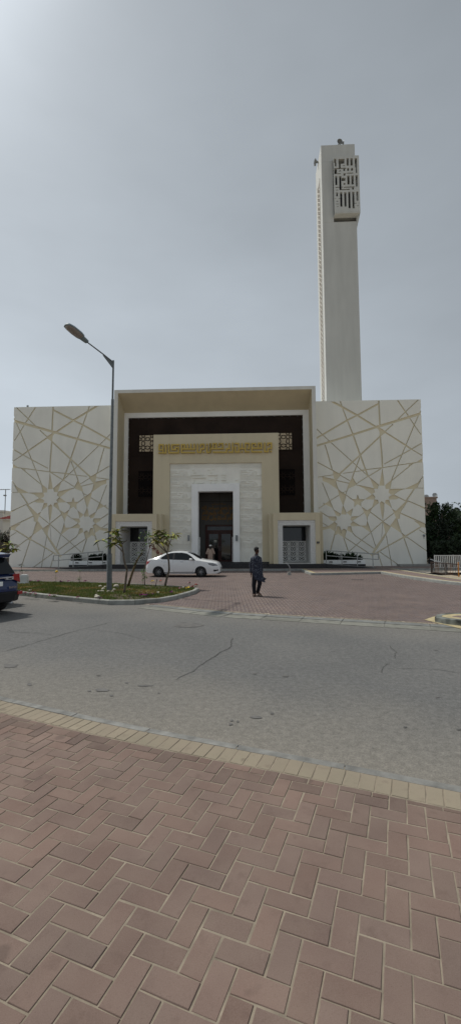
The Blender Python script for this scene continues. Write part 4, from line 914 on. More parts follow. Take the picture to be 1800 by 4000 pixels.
while cnt < 26000:
    x, y = U(-13, -1.2), U(13.4, 24)
    if not inpoly(x, y, IN3): continue
    q = noise.noise(Vector((x * 1.1, y * 1.1, 0))); q2 = noise.noise(Vector((x * .5 + 9, y * .5, 3)))
    cnt += 1
    if q2 < -.25 and R() < .7: continue
    if y > 16 and R() < .2: pass
    h = U(.03, .085) * (1 + .5 * q); a = U(0, 2 * pi); w = U(.008, .018); l = U(0, .045); b = U(0, 2 * pi)
    dry = max(0, min(1, -q * 1.6 + U(-.2, .3))); c = (1 + dry * 1.3 + U(-.15, .15), 1 + dry * .25 + U(-.2, .2), 1 + dry * .5)
    gm.add([(x - w * cos(a), y - w * sin(a), -.03), (x + w * cos(a), y + w * sin(a), -.03), (x + l * cos(b), y + l * sin(b), -.03 + h)], [(0, 1, 2)], c=c)
tag(gm.build('lawn_grass', GRASSM), 'patchy green grass filling the kerbed island', 'grass', kind='stuff')

def leaf(mb, p, d, L, w, c, mi=0, droop=.25, up=Vector((0, 0, 1)), fold=.15):
    d = Vector(d).normalized(); s = d.cross(up)
    if s.length < .05: s = d.cross(Vector((1, 0, 0)))
    s.normalize(); n = s.cross(d); p = Vector(p)
    pts = []
    for t, k in ((0, .12), (.3, .75), (.62, 1.0), (.86, .7), (1, .06)):
        c_ = p + d * (L * t) - Vector((0, 0, 1)) * (droop * L * t * t); pts.append((c_ - s * (w * k / 2) + n * (w * k * fold), c_, c_ + s * (w * k / 2) + n * (w * k * fold)))
    vs = [v for q in pts for v in q]
    fs = []
    for i in range(4): fs += [(3 * i, 3 * i + 1, 3 * i + 4, 3 * i + 3), (3 * i + 1, 3 * i + 2, 3 * i + 5, 3 * i + 4)]
    mb.add(vs, fs, mi, c)
FLEAF = LEAFA('frangipani_leaf', (.18, .205, .055))
BARK = mat('grey_bark', (.13, .105, .08), .9, .3, 12, .5, 40)
BARKB = mat('brown_bark', (.12, .085, .045), .9, .3, 12, .5, 40)
def limb(mb, a, b, r0, r1, bend=.06, n=6):
    a, b = Vector(a), Vector(b); o = Vector((U(-1, 1), U(-1, 1), U(-.3, .3))) * bend * (b - a).length
    P = [a.lerp(b, t / n) + o * (4 * t / n * (1 - t / n)) for t in range(n + 1)]; mb.tube(P, [r0 + (r1 - r0) * t / n for t in range(n + 1)], 7); return P
def rosette(mb, p, n, L, w, cs, up=.5):
    p = Vector(p)
    for k in range(n):
        a = 2 * pi * k / n + U(-.4, .4); e = U(-.5, .9) * up + .15; c = random.choice(cs); q = U(.75, 1.1); t = U(.7, 1.2)
        leaf(mb, p, (cos(a), sin(a), e), L * q, w * q, tuple(x * t for x in c), droop=U(.1, .6))
YG = [(1, 1, 1), (1.5, 1.25, .7), (.75, .95, .8), (1.9, 1.6, 1.0), (1.2, .95, .8), (.6, .8, .7)]
random.seed(12)
# left frangipani
def frangipani(base, nodes, label, tips, L=.40, w=.135, nl=15):
    t = thing('frangipani_tree', label, 'tree', base, 0, 'young frangipani trees on the island'); b = Vector(base)
    m = MB(); P = {}
    for a, bb, r0, r1 in nodes: limb(m, a, bb, r0, r1, .05)
    m.build('trunk', BARK, t, smooth=True)
    c = MB()
    for tp in tips: rosette(c, tp[:3], int(nl * (tp[3] if len(tp) > 3 else 1)), L, w, YG)
    c.build('crown', FLEAF, t); return t
def PX(base, x, y, dy=0.0):                           # local position seen at picture point (x, y) at the base's distance (+dy)
    p = DZ(x, y, base[1] + dy); return (p.x - base[0], p.y - base[1], p.z - base[2])
b = (*G(486, 2315, 0), -.03)
frangipani(b, [((0, 0, 0), PX(b, 497, 2225), .045, .04), (PX(b, 497, 2225), PX(b, 483, 2160), .04, .034), (PX(b, 483, 2160), PX(b, 477, 2120), .026, .02), (PX(b, 477, 2120), PX(b, 445, 2082, .2), .022, .014), (PX(b, 477, 2125), PX(b, 497, 2110), .018, .012), (PX(b, 483, 2160), PX(b, 455, 2130), .026, .018), (PX(b, 455, 2130), PX(b, 440, 2124, -.2), .018, .014), (PX(b, 450, 2128), PX(b, 402, 2112, -.3), .016, .012), (PX(b, 470, 2105), PX(b, 462, 2075, -.1), .016, .012)],
    'young frangipani with a crooked bare trunk standing just right of the lamp post', [(*PX(b, 445, 2080, .2), 1), (*PX(b, 452, 2126, -.1), 1), (*PX(b, 463, 2072, -.1), .7), (*PX(b, 402, 2112, -.3), .45), (*PX(b, 448, 2105, 0), .8)])
b = (*G(645, 2287, 0), -.03)
frangipani(b, [((0, 0, 0), PX(b, 661, 2230), .05, .042), (PX(b, 661, 2230), PX(b, 653, 2160), .042, .036), (PX(b, 653, 2160), PX(b, 616, 2125), .026, .018), (PX(b, 653, 2160), PX(b, 630, 2110, .2), .026, .016), (PX(b, 653, 2160), PX(b, 664, 2118), .024, .016), (PX(b, 664, 2118), PX(b, 680, 2092, -.1), .016, .012), (PX(b, 616, 2125), PX(b, 605, 2095, .1), .018, .012), (PX(b, 630, 2110), PX(b, 622, 2080, .2), .016, .012), (PX(b, 655, 2158), PX(b, 672, 2147, -.3), .012, .008)],
    'young frangipani with a full leafy head in front of the white sedan', [(*PX(b, 605, 2093, .1), 1), (*PX(b, 622, 2078, .2), 1.1), (*PX(b, 632, 2103, .1), 1.1), (*PX(b, 616, 2118, -.2), .9), (*PX(b, 640, 2090, 0), .9), (*PX(b, 662, 2100, -.1), .9), (*PX(b, 680, 2088, -.1), .7), (*PX(b, 640, 2120, .1), .6)], .41, .135, 15)
# bush behind the SUV and a small one
b = (*G(30, 2262, 0), -.03)
frangipani(b, [((0, 0, 0), PX(b, 30, 2170), .05, .04), (PX(b, 30, 2170), PX(b, 15, 2140), .03, .02), (PX(b, 30, 2170), PX(b, 48, 2140), .03, .02), (PX(b, 30, 2170), PX(b, 0, 2150), .03, .02)],
    'yellow green frangipani sticking out above the blue car', [(*PX(b, 10, 2145), 1.3), (*PX(b, 45, 2130), 1.3), (*PX(b, 52, 2145), 1), (*PX(b, 25, 2150), 1), (*PX(b, 38, 2125, .3), 1), (*PX(b, -15, 2150), 1.2)], .45, .14, 10)
SHR = LEAFA('shrub_leaf', (.07, .11, .03)); REDL = LEAFA('red_bract', (.30, .07, .06))
b = (*G(86, 2262, 0), -.03); t = thing('small_plant', 'small dark spiky plant on a thin stem between the blue car and the star wall', 'plant', b); m = MB(); limb(m, (0, 0, 0), PX(b, 82, 2205), .014, .008); m.build('stem', BARK, t)
m = MB(); rosette(m, PX(b, 82, 2206), 9, .22, .045, [(.5, .6, .6), (.7, .8, .6)]); rosette(m, PX(b, 88, 2228), 8, .16, .05, [(2.0, .9, .8), (.8, .9, .8)]); m.build('leaves', SHR, t)
# leaning shrub stem with leaf sprigs
b = (*G(500, 2292, 0), -.03); t = thing('leaning_shrub', 'mossy leaning shrub stem between the left frangipani and the sapling', 'shrub', b); m = MB()
P = [(0, 0, 0), PX(b, 512, 2255), PX(b, 522, 2225), PX(b, 533, 2195), PX(b, 545, 2175), PX(b, 556, 2160)]; m.tube(P, [.05, .05, .045, .04, .03, .02], 7); m.build('stem', BARKB, t, smooth=True)
m = MB()
for k in range(70):
    i = random.randrange(5); p = Vector(P[i]).lerp(Vector(P[i + 1]), R()); leaf(m, p, (U(-1, 1), U(-1, 1), U(-.2, .8)), U(.05, .11), U(.03, .06), random.choice([(1, 1, 1), (1.7, 1.4, .9), (.7, .8, .7)]))
for p in (PX(b, 540, 2160), PX(b, 530, 2200), PX(b, 560, 2150)): rosette(m, p, 7, .14, .06, YG)
m.build('leaves', SHR, t)
# bougainvillea sapling
b = (*G(566, 2284, 0), -.03); t = thing('bougainvillea', 'thin bougainvillea with pale red bracts leaning over the boot of the white sedan', 'shrub', b, 0); m = MB()
P = [(0, 0, 0), PX(b, 563, 2225), PX(b, 572, 2190), PX(b, 585, 2140), PX(b, 580, 2105), PX(b, 562, 2070)]; m.tube(P, [.022, .02, .018, .014, .01, .006], 6); m.tube([PX(b, 582, 2120), PX(b, 600, 2128), PX(b, 622, 2162)], [.012, .01, .005], 6); m.tube([PX(b, 568, 2200), PX(b, 556, 2250), PX(b, 560, 2286)], .008, 5); m.build('stem', BARK, t, smooth=True)
m = MB()
for (x, y, n, s) in ((565, 2090, 26, .22), (585, 2105, 26, .22), (575, 2120, 20, .18), (598, 2112, 18, .16), (563, 2230, 16, .12), (566, 2255, 18, .12), (580, 2080, 10, .12)):
    c0 = Vector(PX(b, x, y))
    for k in range(n): leaf(m, c0 + Vector((U(-s, s), U(-s, s), U(-s, s))), (U(-1, 1), U(-1, 1), U(-.6, .8)), U(.08, .13), U(.05, .075), random.choice([(1, 1.1, .9), (1.4, 1.4, 1), (.6, .8, .6), (1.1, 1.6, .9)]))
m.build('leaves', SHR, t); m = MB()
for k in range(60):
    tt = R(); p = Vector(PX(b, 588, 2128)).lerp(Vector(PX(b, 626, 2168)), tt) + Vector((U(-.07, .07), U(-.07, .07), U(-.05, .1))); leaf(m, p, (U(-1, 1), U(-1, 1), U(-.8, .6)), U(.08, .11), U(.06, .08), random.choice([(1, 1, 1), (1.5, 1.6, 1.4), (.7, .6, .6)]))
for k in range(0): leaf(m, Vector(PX(b, 545, 2176)) + Vector((U(-.06, .06), U(-.06, .06), U(-.06, .06))), (U(-1, 1), U(-1, 1), U(-1, 1)), .06, .04, (1, .8, .8))
m.build('bracts', REDL, t)
b = (*G(607, 2292, 0), -.03); m = MB(); m.tube([(0, 0, 0), PX(b, 614, 2262)], .014, 6); o = m.build('garden_stake', mat('stake_black', (.03, .03, .03), .7)); o.location = b; tag(o, 'short dark stake leaning in the grass left of the second frangipani', 'stake')
# cane supporting / thin wire
# flowers
PETAL = LEAFA('petals', (.5, .5, .5), .7)
def flower_clump(kind):
    t = thing('flower_clump', 'x', 'flowers'); m = MB()
    for k in range(16): a = U(0, 2 * pi); r = U(0, .11); leaf(m, (r * cos(a), r * sin(a), U(0, .05)), (cos(a), sin(a), U(.2, 1.2)), U(.06, .10), U(.03, .045), random.choice([(.7, .8, .7), (1, 1, .8)]))
    m.build('leaves', SHR, t); m = MB()
    col = {'magenta': (.55, .05, .35), 'pink': (.9, .45, .55), 'white': (1.2, 1.15, 1.0), 'red': (.95, .16, .08), 'yellow': (1.5, 1.1, .15), 'purple': (.28, .05, .22)}[kind]
    for k in range(9):
        a = U(0, 2 * pi); r = U(0, .085); z = U(.08, .12); p = Vector((r * cos(a), r * sin(a), z)); q = Matrix.Rotation(U(-.6, .6), 3, 'X') @ Matrix.Rotation(U(-.6, .6), 3, 'Y'); tt = U(.8, 1.2)
        m.add([p + q @ Vector((.045 * cos(2 * pi * j / 10) * (1 if j % 2 else .72), .045 * sin(2 * pi * j / 10) * (1 if j % 2 else .72), .012)) for j in range(10)] + [p], [(j, (j + 1) % 10, 10) for j in range(10)], 0, tuple(c * tt for c in col))
    m.build('petals', PETAL, t); return t
random.seed(5)
FL = [('pink', 100, 2322), ('pink', 120, 2324), ('white', 117, 2312), ('magenta', 133, 2318), ('pink', 140, 2325), ('pink', 195, 2332), ('purple', 210, 2330), ('white', 215, 2332), ('pink', 305, 2338), ('white', 375, 2330), ('purple', 390, 2340), ('magenta', 555, 2330), ('purple', 572, 2330), ('pink', 598, 2326), ('white', 618, 2320), ('purple', 668, 2318), ('pink', 700, 2302), ('white', 715, 2300), ('yellow', 735, 2302), ('red', 752, 2295), ('red', 765, 2290), ('magenta', 268, 2274), ('magenta', 335, 2274), ('purple', 240, 2276), ('purple', 120, 2272), ('yellow', 595, 2274), ('red', 628, 2272), ('pink', 740, 2280), ('magenta', 150, 2273)]
protos = {}; ordn = ['first', 'second', 'third', 'fourth', 'fifth', 'sixth', 'seventh', 'eighth', 'ninth', 'tenth', 'eleventh', 'twelfth', 'thirteenth', 'fourteenth', 'fifteenth']
side_of = lambda f: 'back' if f[2] < 2282 else 'front'
for f in sorted(FL, key=lambda f: f[1]):
    k = f[0]
    if k not in protos: o = protos[k] = flower_clump(k)
    else: o = copy_tree(protos[k])
    x, y = G(f[1], f[2], 0); o.location = (x, y, -.03); o.rotation_euler = (0, 0, U(0, 6)); s = U(.65, 1.0); o.scale = (s, s, s)
    same = sorted([g for g in FL if g[0] == k and side_of(g) == side_of(f)], key=lambda g: g[1]); i = same.index(f)
    o['label'] = f'{k} flower clump at the {side_of(f)} of the grass island' + ('' if len(same) == 1 else f', {ordn[i]} {k} from left'); o['group'] = 'flower clumps edging the island'
# taller lone flowers at the back edge
for (x, y0, y1, kind, lb) in ((218, 2275, 2236, 'yellow', 'tall thin weed with one yellow bloom at the back of the island'), (312, 2275, 2230, 'none', 'small green seedling at the back of the island left of the lamp post'), (309, 2276, 2262, 'none', 'low leafy weed in the grass left of the lamp post')):
    b = (*G(x, y0, 0), -.03); t = thing('seedling', lb, 'plant', b, 0); m = MB(); top = PX(b, x + 2, y1); m.tube([(0, 0, 0), top], .006, 5); m.build('stem', BARKB, t); m = MB()
    rosette(m, top, 10, .13, .05, [(1, 1.1, .8), (.7, .8, .6)]); rosette(m, (top[0] * .5, 0, top[2] * .5), 6, .1, .04, [(1.3, 1.2, .8)])
    m.build('leaves', SHR, t)
    if kind == 'yellow': m = MB(); m.ell(Vector(top) + Vector((.05, -.05, .05)), (.07, .07, .05), 8, 4, c=(1.6, 1.0, .12)); m.build('bloom', PETAL, t)
# white box (lamp housing)
b = (*G(95, 2277, 0), -.03); t = thing('utility_box', 'white plastic box with flared foot standing at the back of the island', 'box', b, .15)
m = MB(); h0 = PX(b, 95, 2244)[2]; w0 = .215; m.add([(-w0, -.16, 0), (w0, -.16, 0), (w0, .16, 0), (-w0, .16, 0), (-w0 * .8, -.13, .06), (w0 * .8, -.13, .06), (w0 * .8, .13, .06), (-w0 * .8, .13, .06), (-w0 * .78, -.12, h0 * .8), (w0 * .78, -.12, h0 * .8), (w0 * .78, .12, h0 * .8), (-w0 * .78, .12, h0 * .8), (-w0 * .55, -.1, h0), (w0 * .6, -.1, h0), (w0 * .6, .1, h0), (-w0 * .55, .1, h0)],
    [(i + 4 * k, (i + 1) % 4 + 4 * k, (i + 1) % 4 + 4 * k + 4, i + 4 * k + 4) for k in range(3) for i in range(4)] + [(12, 13, 14, 15)]); m.build('housing', mat('white_plastic', (.6, .61, .6), .5), t, bevel=.01)
MB().box((-w0 - .05, -.05, .04), (-w0 * .8, .1, h0 * .7)).build('side_cover', mat('white_plastic', (.6, .61, .6), .5), t)

# ------------------------------------------------------------------ lamp post
b = (*G(428, 2304, 0), -.05); LPt = thing('street_lamp', 'tall grey street lamp with a swept arm standing on the grass island', 'street lamp', b)
lp = Vector(b); bY = b[1]
def PL(x, y): p = DZ(x, y, bY); return Vector((p.x - b[0], p.y - b[1], p.z - b[2]))
p0, p1, p2, p3 = Vector((0, 0, 0)), PL(428, 2163), PL(440.5, 1561), PL(443.5, 1411)
lo = MB(); lo.tube([p0, p1 - Vector((0, 0, .02)), p1 + Vector((0, 0, .01))], [.102, .098, .085], 14); lo.build('lower_pole', GALV, LPt, smooth=True, angle=40)
mdl = MB(); mdl.tube([p1, p2, p2 + Vector((0, 0, .03))], [.068, .056, .046], 14); mdl.build('pole', GALV, LPt, smooth=True, angle=40)
up_ = MB(); up_.tube([p2, p3 + Vector((0, 0, .03))], [.040, .038], 12); up_.build('upper_pole', GALV, LPt, smooth=True, angle=40)
MB().box((-.03, -.106, .45), (.04, -.09, 1.1)).build('access_door', GALV, LPt)
adir = Vector((-.42, -.9, 0)); hs0 = p3 + adir * 1.5 + Vector((0, 0, .16))
arm = MB(); arm.tube([p3 - Vector((0, 0, .05)), p3 + adir * .62 + Vector((0, 0, .05)), hs0], [.03, .026, .024], 10)
s_ = adir.cross(Vector((0, 0, 1))) * .012; a0 = p3 - Vector((0, 0, .32)); a1 = p3 + adir * .62 + Vector((0, 0, .0)); a2 = p3 - Vector((0, 0, .02))
arm.add([a0 + s_, a1 + s_, a2 + s_, a0 - s_, a1 - s_, a2 - s_], [(0, 1, 2), (5, 4, 3), (0, 3, 4, 1), (1, 4, 5, 2), (2, 5, 3, 0)]); arm.build('arm', GALV, LPt, smooth=True, angle=40)
# luminaire: long rounded body, bowl below
hd = adir * .985 + Vector((0, 0, .17)); hd.normalize(); sd_ = hd.cross(Vector((0, 0, 1))).normalized(); un = sd_.cross(hd).normalized()
def lum(prof, zt, zb, mb, mi=0, seg_=12):            # prof: (t along, half width, top height, bottom depth)
    rings = []
    for t, w, h1, h2 in prof:
        rg = []
        for k in range(seg_):
            a = 2 * pi * k / seg_; ss = sin(a); rg.append(hs0 + hd * t + sd_ * (w * cos(a)) + un * ((h1 if ss > 0 else h2) * ss))
        rings.append(rg)
    vs = [p for rg in rings for p in rg]; n = seg_
    mb.add(vs, [(i * n + j, i * n + (j + 1) % n, (i + 1) * n + (j + 1) % n, (i + 1) * n + j) for i in range(len(rings) - 1) for j in range(n)] + [tuple(range(n))[::-1], tuple(range((len(rings) - 1) * n, len(rings) * n))], mi)
m = MB(); lum([(-.02, .06, .05, .05), (0, .10, .07, .06), (.26, .125, .09, .07), (.30, .18, .11, .05), (.45, .21, .13, .03), (.80, .205, .13, .02), (.98, .16, .10, .01), (1.04, .06, .04, .005)], 0, 0, m); m.build('lamp_head', mat('lamp_head_grey', (.20, .26, .29), .5, .1, 6), LPt, smooth=True, angle=50)
m = MB(); lum([(.30, .14, .005, .05), (.36, .18, .005, .075), (.60, .195, .005, .085), (.84, .18, .005, .08), (.96, .12, .005, .05), (1.0, .05, .003, .01)], 0, 0, m); m.build('lamp_bowl', mat('lamp_bowl', (.27, .25, .235), .35, .15, 8, spec=.5), LPt, smooth=True, angle=50)
# white stones around its foot
STN = mat('white_stone_rock', (.40, .37, .31), .9, .2, 8, .5, 20); random.seed(9)
RK = [(392, 2290, .11, 'flat pale stone at the far left of the ring around the lamp post'), (404, 2300, .12, 'pale stone left of the lamp post foot'), (412, 2292, .10, 'stone touching the left of the lamp post behind the others'), (400, 2309, .10, 'low stone in front left of the lamp post'), (424, 2309, .09, 'small stone right in front of the lamp post'), (447, 2303, .10, 'round stone in front right of the lamp post'), (455, 2291, .17, 'largest white stone right of the lamp post'), (440, 2309, .08, 'smallest stone in front of the lamp post ring'), (386, 2308, .07, 'tiny stone apart on the left of the lamp post'), (381, 2334, .16, 'flat beige stone lying at the front kerb of the island')]
for x, y, r, lb in RK:
    gx, gy = G(x, y, 0); m = MB(); ph = U(0, 99); r *= .82
    m.ell((0, 0, 0), (r, r * .8, r * .62), 12, 8)
    m.v = [tuple(Vector(v) * (1 + .3 * noise.noise(Vector(v) / r * 1.3 + Vector((ph, 0, 0))))) for v in m.v]
    o = m.build('stone', STN, smooth=True, angle=35); o.location = (gx, gy, r * .25 - .03); o.rotation_euler = (0, 0, U(0, 6)); tag(o, lb, 'stone', 'white stones around the lamp post')

# bent pipe in its concrete block on the plaza
gx, gy = G(1129, 2247, ZR); t = thing('pipe_stand', 'bent grey pipe stuck in a small concrete block near the right porch', 'pipe', (gx, gy, ZR + .012))
Q = lambda x, y: (DZ(x, y, gy).x - gx, 0, DZ(x, y, gy).z - ZR)
MB().tube([Q(1131, 2238), Q(1130.5, 2216), Q(1126, 2208), Q(1117, 2198)], .022, 8).build('pipe', STEEL, t, smooth=True); MB().box((-.1, -.1, 0), (.1, .1, .19)).build('block', CONC, t, bevel=.01)
gx, gy = G(1108, 2229, ZR); o = MB().prism([(-.1, -.05), (.12, -.08), (.1, .06), (-.06, .08)], 0, .07).build('rubble', mat('dark_rubble', (.06, .055, .05), .9)); o.location = (gx, gy, ZR + .01); tag(o, 'small dark lump of rubble at the kerb left of the concrete block', 'rubble')

# ------------------------------------------------------------------ plants in the long planters
AGV = mat('agave_leaf', (.022, .042, .018), .7, .18, 9, attr=True, spec=.08)
random.seed(17)
def agave(u, v, s, n, label, name='agave'):
    p = W(u, v, .44); t = thing(name, label, 'plant', p, 0, 'plants in the wall planters'); m = MB()
    for k in range(n):
        a = 2 * pi * k / n * 2.4; e = U(.3, 2.2); t_ = U(.6, 1.3); leaf(m, (0, 0, 0), (cos(a), sin(a), e), s * U(.7, 1.05), s * .2, (t_, t_, t_), droop=U(0, .35), fold=.25)
    m.build('leaves', AGV, t)
def bush(u, v, s, n, label, hz=.95):
    p = W(u, v, .44); t = thing('dark_bush', label, 'plant', p, 0, 'plants in the wall planters'); m = MB()
    for k in range(n):
        a = U(0, 2 * pi); r = s * sqrt(R()) * .8; z = U(.0, s * hz) * 1.45 * sqrt(max(.05, 1 - (r / s) ** 2)) + .03; t_ = U(.4, 1.2); leaf(m, (r * cos(a), r * sin(a) * .5, z), (cos(a) + U(-.5, .5), U(-1, 1), U(-.2, 1)), U(.13, .2), U(.08, .11), (t_, t_, t_))
    m.build('leaves', AGV, t)
a1, b1 = PL_R
agave(a1 + .35, -.6, 1.0, 70, 'spiky agave nearest the porch in the right planter'); bush(a1 + .95, -.6, .42, 600, 'dark leafy bush second from the porch in the right planter'); agave(a1 + 1.75, -.65, .75, 60, 'middle agave in the right planter'); agave(a1 + 2.3, -.6, .8, 60, 'second agave from the far end of the right planter'); agave(a1 + 2.85, -.62, .62, 50, 'low agave at the far end of the right planter')
a1, b1 = PL_L
bush(F(300, 2170, -.6)[0], -.6, .42, 600, 'dark bush at the far left end of the left planter'); bush(F(366, 2170, -.6)[0], -.6, .40, 600, 'wide dark bush in the middle of the left planter'); bush(F(402, 2170, -.6)[0], -.6, .44, 700, 'tall dark bush by the lamp post end of the left planter')
# ------------------------------------------------------------------ cars
TYRE = mat('tyre_rubber', (.018, .018, .019), .85, .1, 8); RIM = mat('alloy', (.30, .31, .32), .35, .1, 5, metal=.8); RIMD = mat('rim_dark', (.02, .02, .022), .5); TRIM = mat('black_trim', (.014, .014, .016), .5)
CGLASS = mat('car_glass', (.010, .012, .014), .12, .1, 3, spec=.28); CHROME = mat('chrome', (.5, .5, .52), .15, metal=1.0)
REDL2 = mat('tail_red', (.35, .012, .012), .2, .1, 5, spec=.6, coat=.5); CLRL = mat('lens_clear', (.55, .55, .56), .12, .05, 5, spec=.6); HEADL = mat('headlamp', (.16, .17, .18), .1, .4, 14, spec=.7)
UNDER = mat('underbody', (.008, .008, .009), .9)
def interp(T, x):
    for (x0, y0), (x1, y1) in zip(T, T[1:]):
        if x0 <= x <= x1: return y0 + (y1 - y0) * (x - x0) / (x1 - x0 + 1e-9)
    return T[0][1] if x < T[0][0] else T[-1][1]
def smoothT(T, x, r=.06): return (interp(T, x - r) + interp(T, x) * 2 + interp(T, x + r)) / 4
class Car:
    """x from tail (0) to nose (L); y across; z up"""
    def __init__(s, L, top, belt, half, roofhalf, low, arches, wr, paint):
        s.L, s.top, s.beltT, s.half, s.rh, s.low, s.arch, s.wr, s.paint = L, top, belt, half, roofhalf, low, arches, wr, paint
    def zt(s, x): return smoothT(s.top, x)
    def belt(s, x): return min(interp(s.beltT, x), s.zt(x) - .03)
    def w(s, x): return smoothT(s.half, x, .05)
    def wr_(s, x):
        k = max(0, min(1, (s.zt(x) - s.belt(x)) / .42)); return s.w(x) * .93 * (1 - k) + s.rh * k
    def zb(s, x):
        z = interp(s.low, x)
        for ax in s.arch:
            d = s.wr * 1.12
            if abs(x - ax) < d: z = max(z, s.wr * .98 + sqrt(d * d - (x - ax) ** 2))
        return z
    def ys(s, x, z):
        b = s.belt(x); W_ = s.w(x)
        if z <= b:
            k = (z - .25) / (b - .25 + 1e-6); return W_ * (.955 + .045 * sin(pi * max(0, min(1, k * .9 + .05))))* (1 - .012 * max(0, k))
        k = min(1, (z - b) / max(.03, s.zt(x) - .07 - b)); y0 = W_ * (.955 + .045 * sin(pi * .95)) * .988
        return y0 * (1 - k) + s.wr_(x) * k
    def body(s, parent):
        n = 90; xs_ = sorted(set([s.L * i / n for i in range(n + 1)] + [a + d for a in s.arch for d in (-s.wr * 1.12, s.wr * 1.12, -s.wr * 1.118, s.wr * 1.118)])); K = 0; mb = MB(); rows = []
        for x in xs_:
            zb, b, zt = s.zb(x), s.belt(x), s.zt(x); zsh = max(b + .005, zt - .07); q = [(s.ys(x, zb) - .10, zb + .02), (s.ys(x, zb), zb)]
            for k in (.2, .4, .55, .7, .85, 1.0): z = zb + (b - zb) * k; q.append((s.ys(x, z), z))
            for k in (.35, .7, 1.0): z = b + (zsh - b) * k; q.append((s.ys(x, z), z))
            wr = s.wr_(x); q += [(wr * .93, zsh + (zt - zsh) * .62), (wr * .75, zt - .012), (wr * .4, zt), (0, zt + .006)]; rows.append(q)
        m_ = len(rows[0])
        for sgn in (1, -1):
            vs = [(x, sgn * y, z) for x, q in zip(xs_, rows) for y, z in q]; fs = [(i * m_ + j, (i + 1) * m_ + j, (i + 1) * m_ + j + 1, i * m_ + j + 1) for i in range(len(xs_) - 1) for j in range(m_ - 1)]
            if sgn < 0: fs = [f[::-1] for f in fs]
            mb.add(vs, [f[::-1] for f in fs])
        for i, flip in ((0, 0), (len(xs_) - 1, 1)):
            q = rows[i]; x = xs_[i]; P = [(x, y, z) for y, z in q[1:]] + [(x, -y, z) for y, z in q[1:-1][::-1]]; mb.add(P, [tuple(range(len(P)))[::(1 if flip else -1)]])
        me = mb.build('body', s.paint, parent, smooth=True, angle=32)
        u = MB(); a0 = min(x for x, _ in s.low) + .15; u.box((.35, -.6, .2), (s.L - .35, .6, .55)); 
        for ax in s.arch: u.box((ax - s.wr * 1.25, -.62, .2), (ax + s.wr * 1.25, .62, s.wr * 2.3))
        u.build('underbody', UNDER, parent); return me
    def patch(s, name, pts, m, parent, side, off=.006, nsub=7):
        """a panel following the body side; pts (x, z)"""
        bd = [Vector(p) for p in pts]; x0, x1 = min(p.x for p in bd), max(p.x for p in bd); z0, z1 = min(p.y for p in bd), max(p.y for p in bd)
        vs = list(bd); es = [(i, (i + 1) % len(bd)) for i in range(len(bd))]; P = [tuple(p) for p in pts]
        for i in range(1, nsub):
            for j in range(1, 4):
                x, z = x0 + (x1 - x0) * i / nsub, z0 + (z1 - z0) * j / 4
                if inpoly(x, z, P): vs.append(Vector((x, z)))
        ov, oe, of, *_ = delaunay_2d_cdt(vs, es, [], 1, 1e-5)
        v = [(p.x, side * (s.ys(p.x, p.y) + off), p.y) for p in ov]; f = [tuple(q) if side < 0 else tuple(q)[::-1] for q in of]
        return MB().add(v, f).build(name, m, parent)
    def top_panel(s, name, x0, x1, w0, w1, m, parent, off=.006, n=8, inset=0):
        vs = []; 
        for i in range(n + 1):
            x = x0 + (x1 - x0) * i / n; ww = w0 + (w1 - w0) * i / n
            for j in range(-4, 5):
                y = ww * j / 4; f = abs(j) / 4; vs.append((x, y, s.zt(x) + off - .012 * f * f - (.02 * max(0, f - .8) * 5 * .3)))
        return MB().add(vs, [(i * 9 + j, (i + 1) * 9 + j, (i + 1) * 9 + j + 1, i * 9 + j + 1) for i in range(n) for j in range(8)]).build(name, m, parent)
    def wheel(s, ax, side, parent, w=.19):
        y = side * (s.w(ax) - .10); q = Matrix.Rotation(pi / 2, 3, 'X'); c = (ax, y, s.wr); m = MB(); r = s.wr
        m.lathe([(r * .62, -w / 2), (r * .9, -w / 2), (r * .985, -w / 2 + .02), (r, 0), (r * .985, w / 2 - .02), (r * .9, w / 2), (r * .62, w / 2)], (0, 0, 0), 28, 0, q)
        t = m.build('wheel', TYRE, parent, smooth=True, angle=45); t.location = c
        d = MB(); d.lathe([(r * .66, -w * .3), (r * .66, w * .3)], (0, 0, 0), 24, 0, q); d.add([(r * .64 * cos(2 * pi * k / 24), side * w * -.0, r * .64 * sin(2 * pi * k / 24)) for k in range(24)], [tuple(range(24))]); d.add([(r * .64 * cos(2 * pi * k / 24), side * .002, r * .64 * sin(2 * pi * k / 24)) for k in range(24)], [tuple(range(24))[::-1]])
        d.build('rim_well', RIMD, t)
        m = MB(); yo = side * w * .38
        m.lathe([(r * .68, -.012), (r * .685, .012), (r * .62, .012), (r * .62, -.012)], (0, yo, 0), 24, 0, q)
        for k in range(10):
            a = 2 * pi * (k // 2) / 5 + (.16 if k % 2 else -.16); b = 2 * pi * (k // 2) / 5 + (.30 if k % 2 else -.30); m.tube([(r * .12 * cos(a), yo * 1.02, r * .12 * sin(a)), (r * .64 * cos(b), yo, r * .64 * sin(b))], r * .045, 5)
        m.tube([(0, yo * .9, 0), (0, yo * 1.1, 0)], r * .14, 10); m.build('rim', RIM, t, smooth=True, angle=40)
def box_part(name, a, b, m, parent, bev=.008): return MB().box(a, b).build(name, m, parent, bevel=bev)
WPAINT = mat('white_car_paint', (.74, .75, .75), .22, .015, 3, spec=.5, coat=.6)
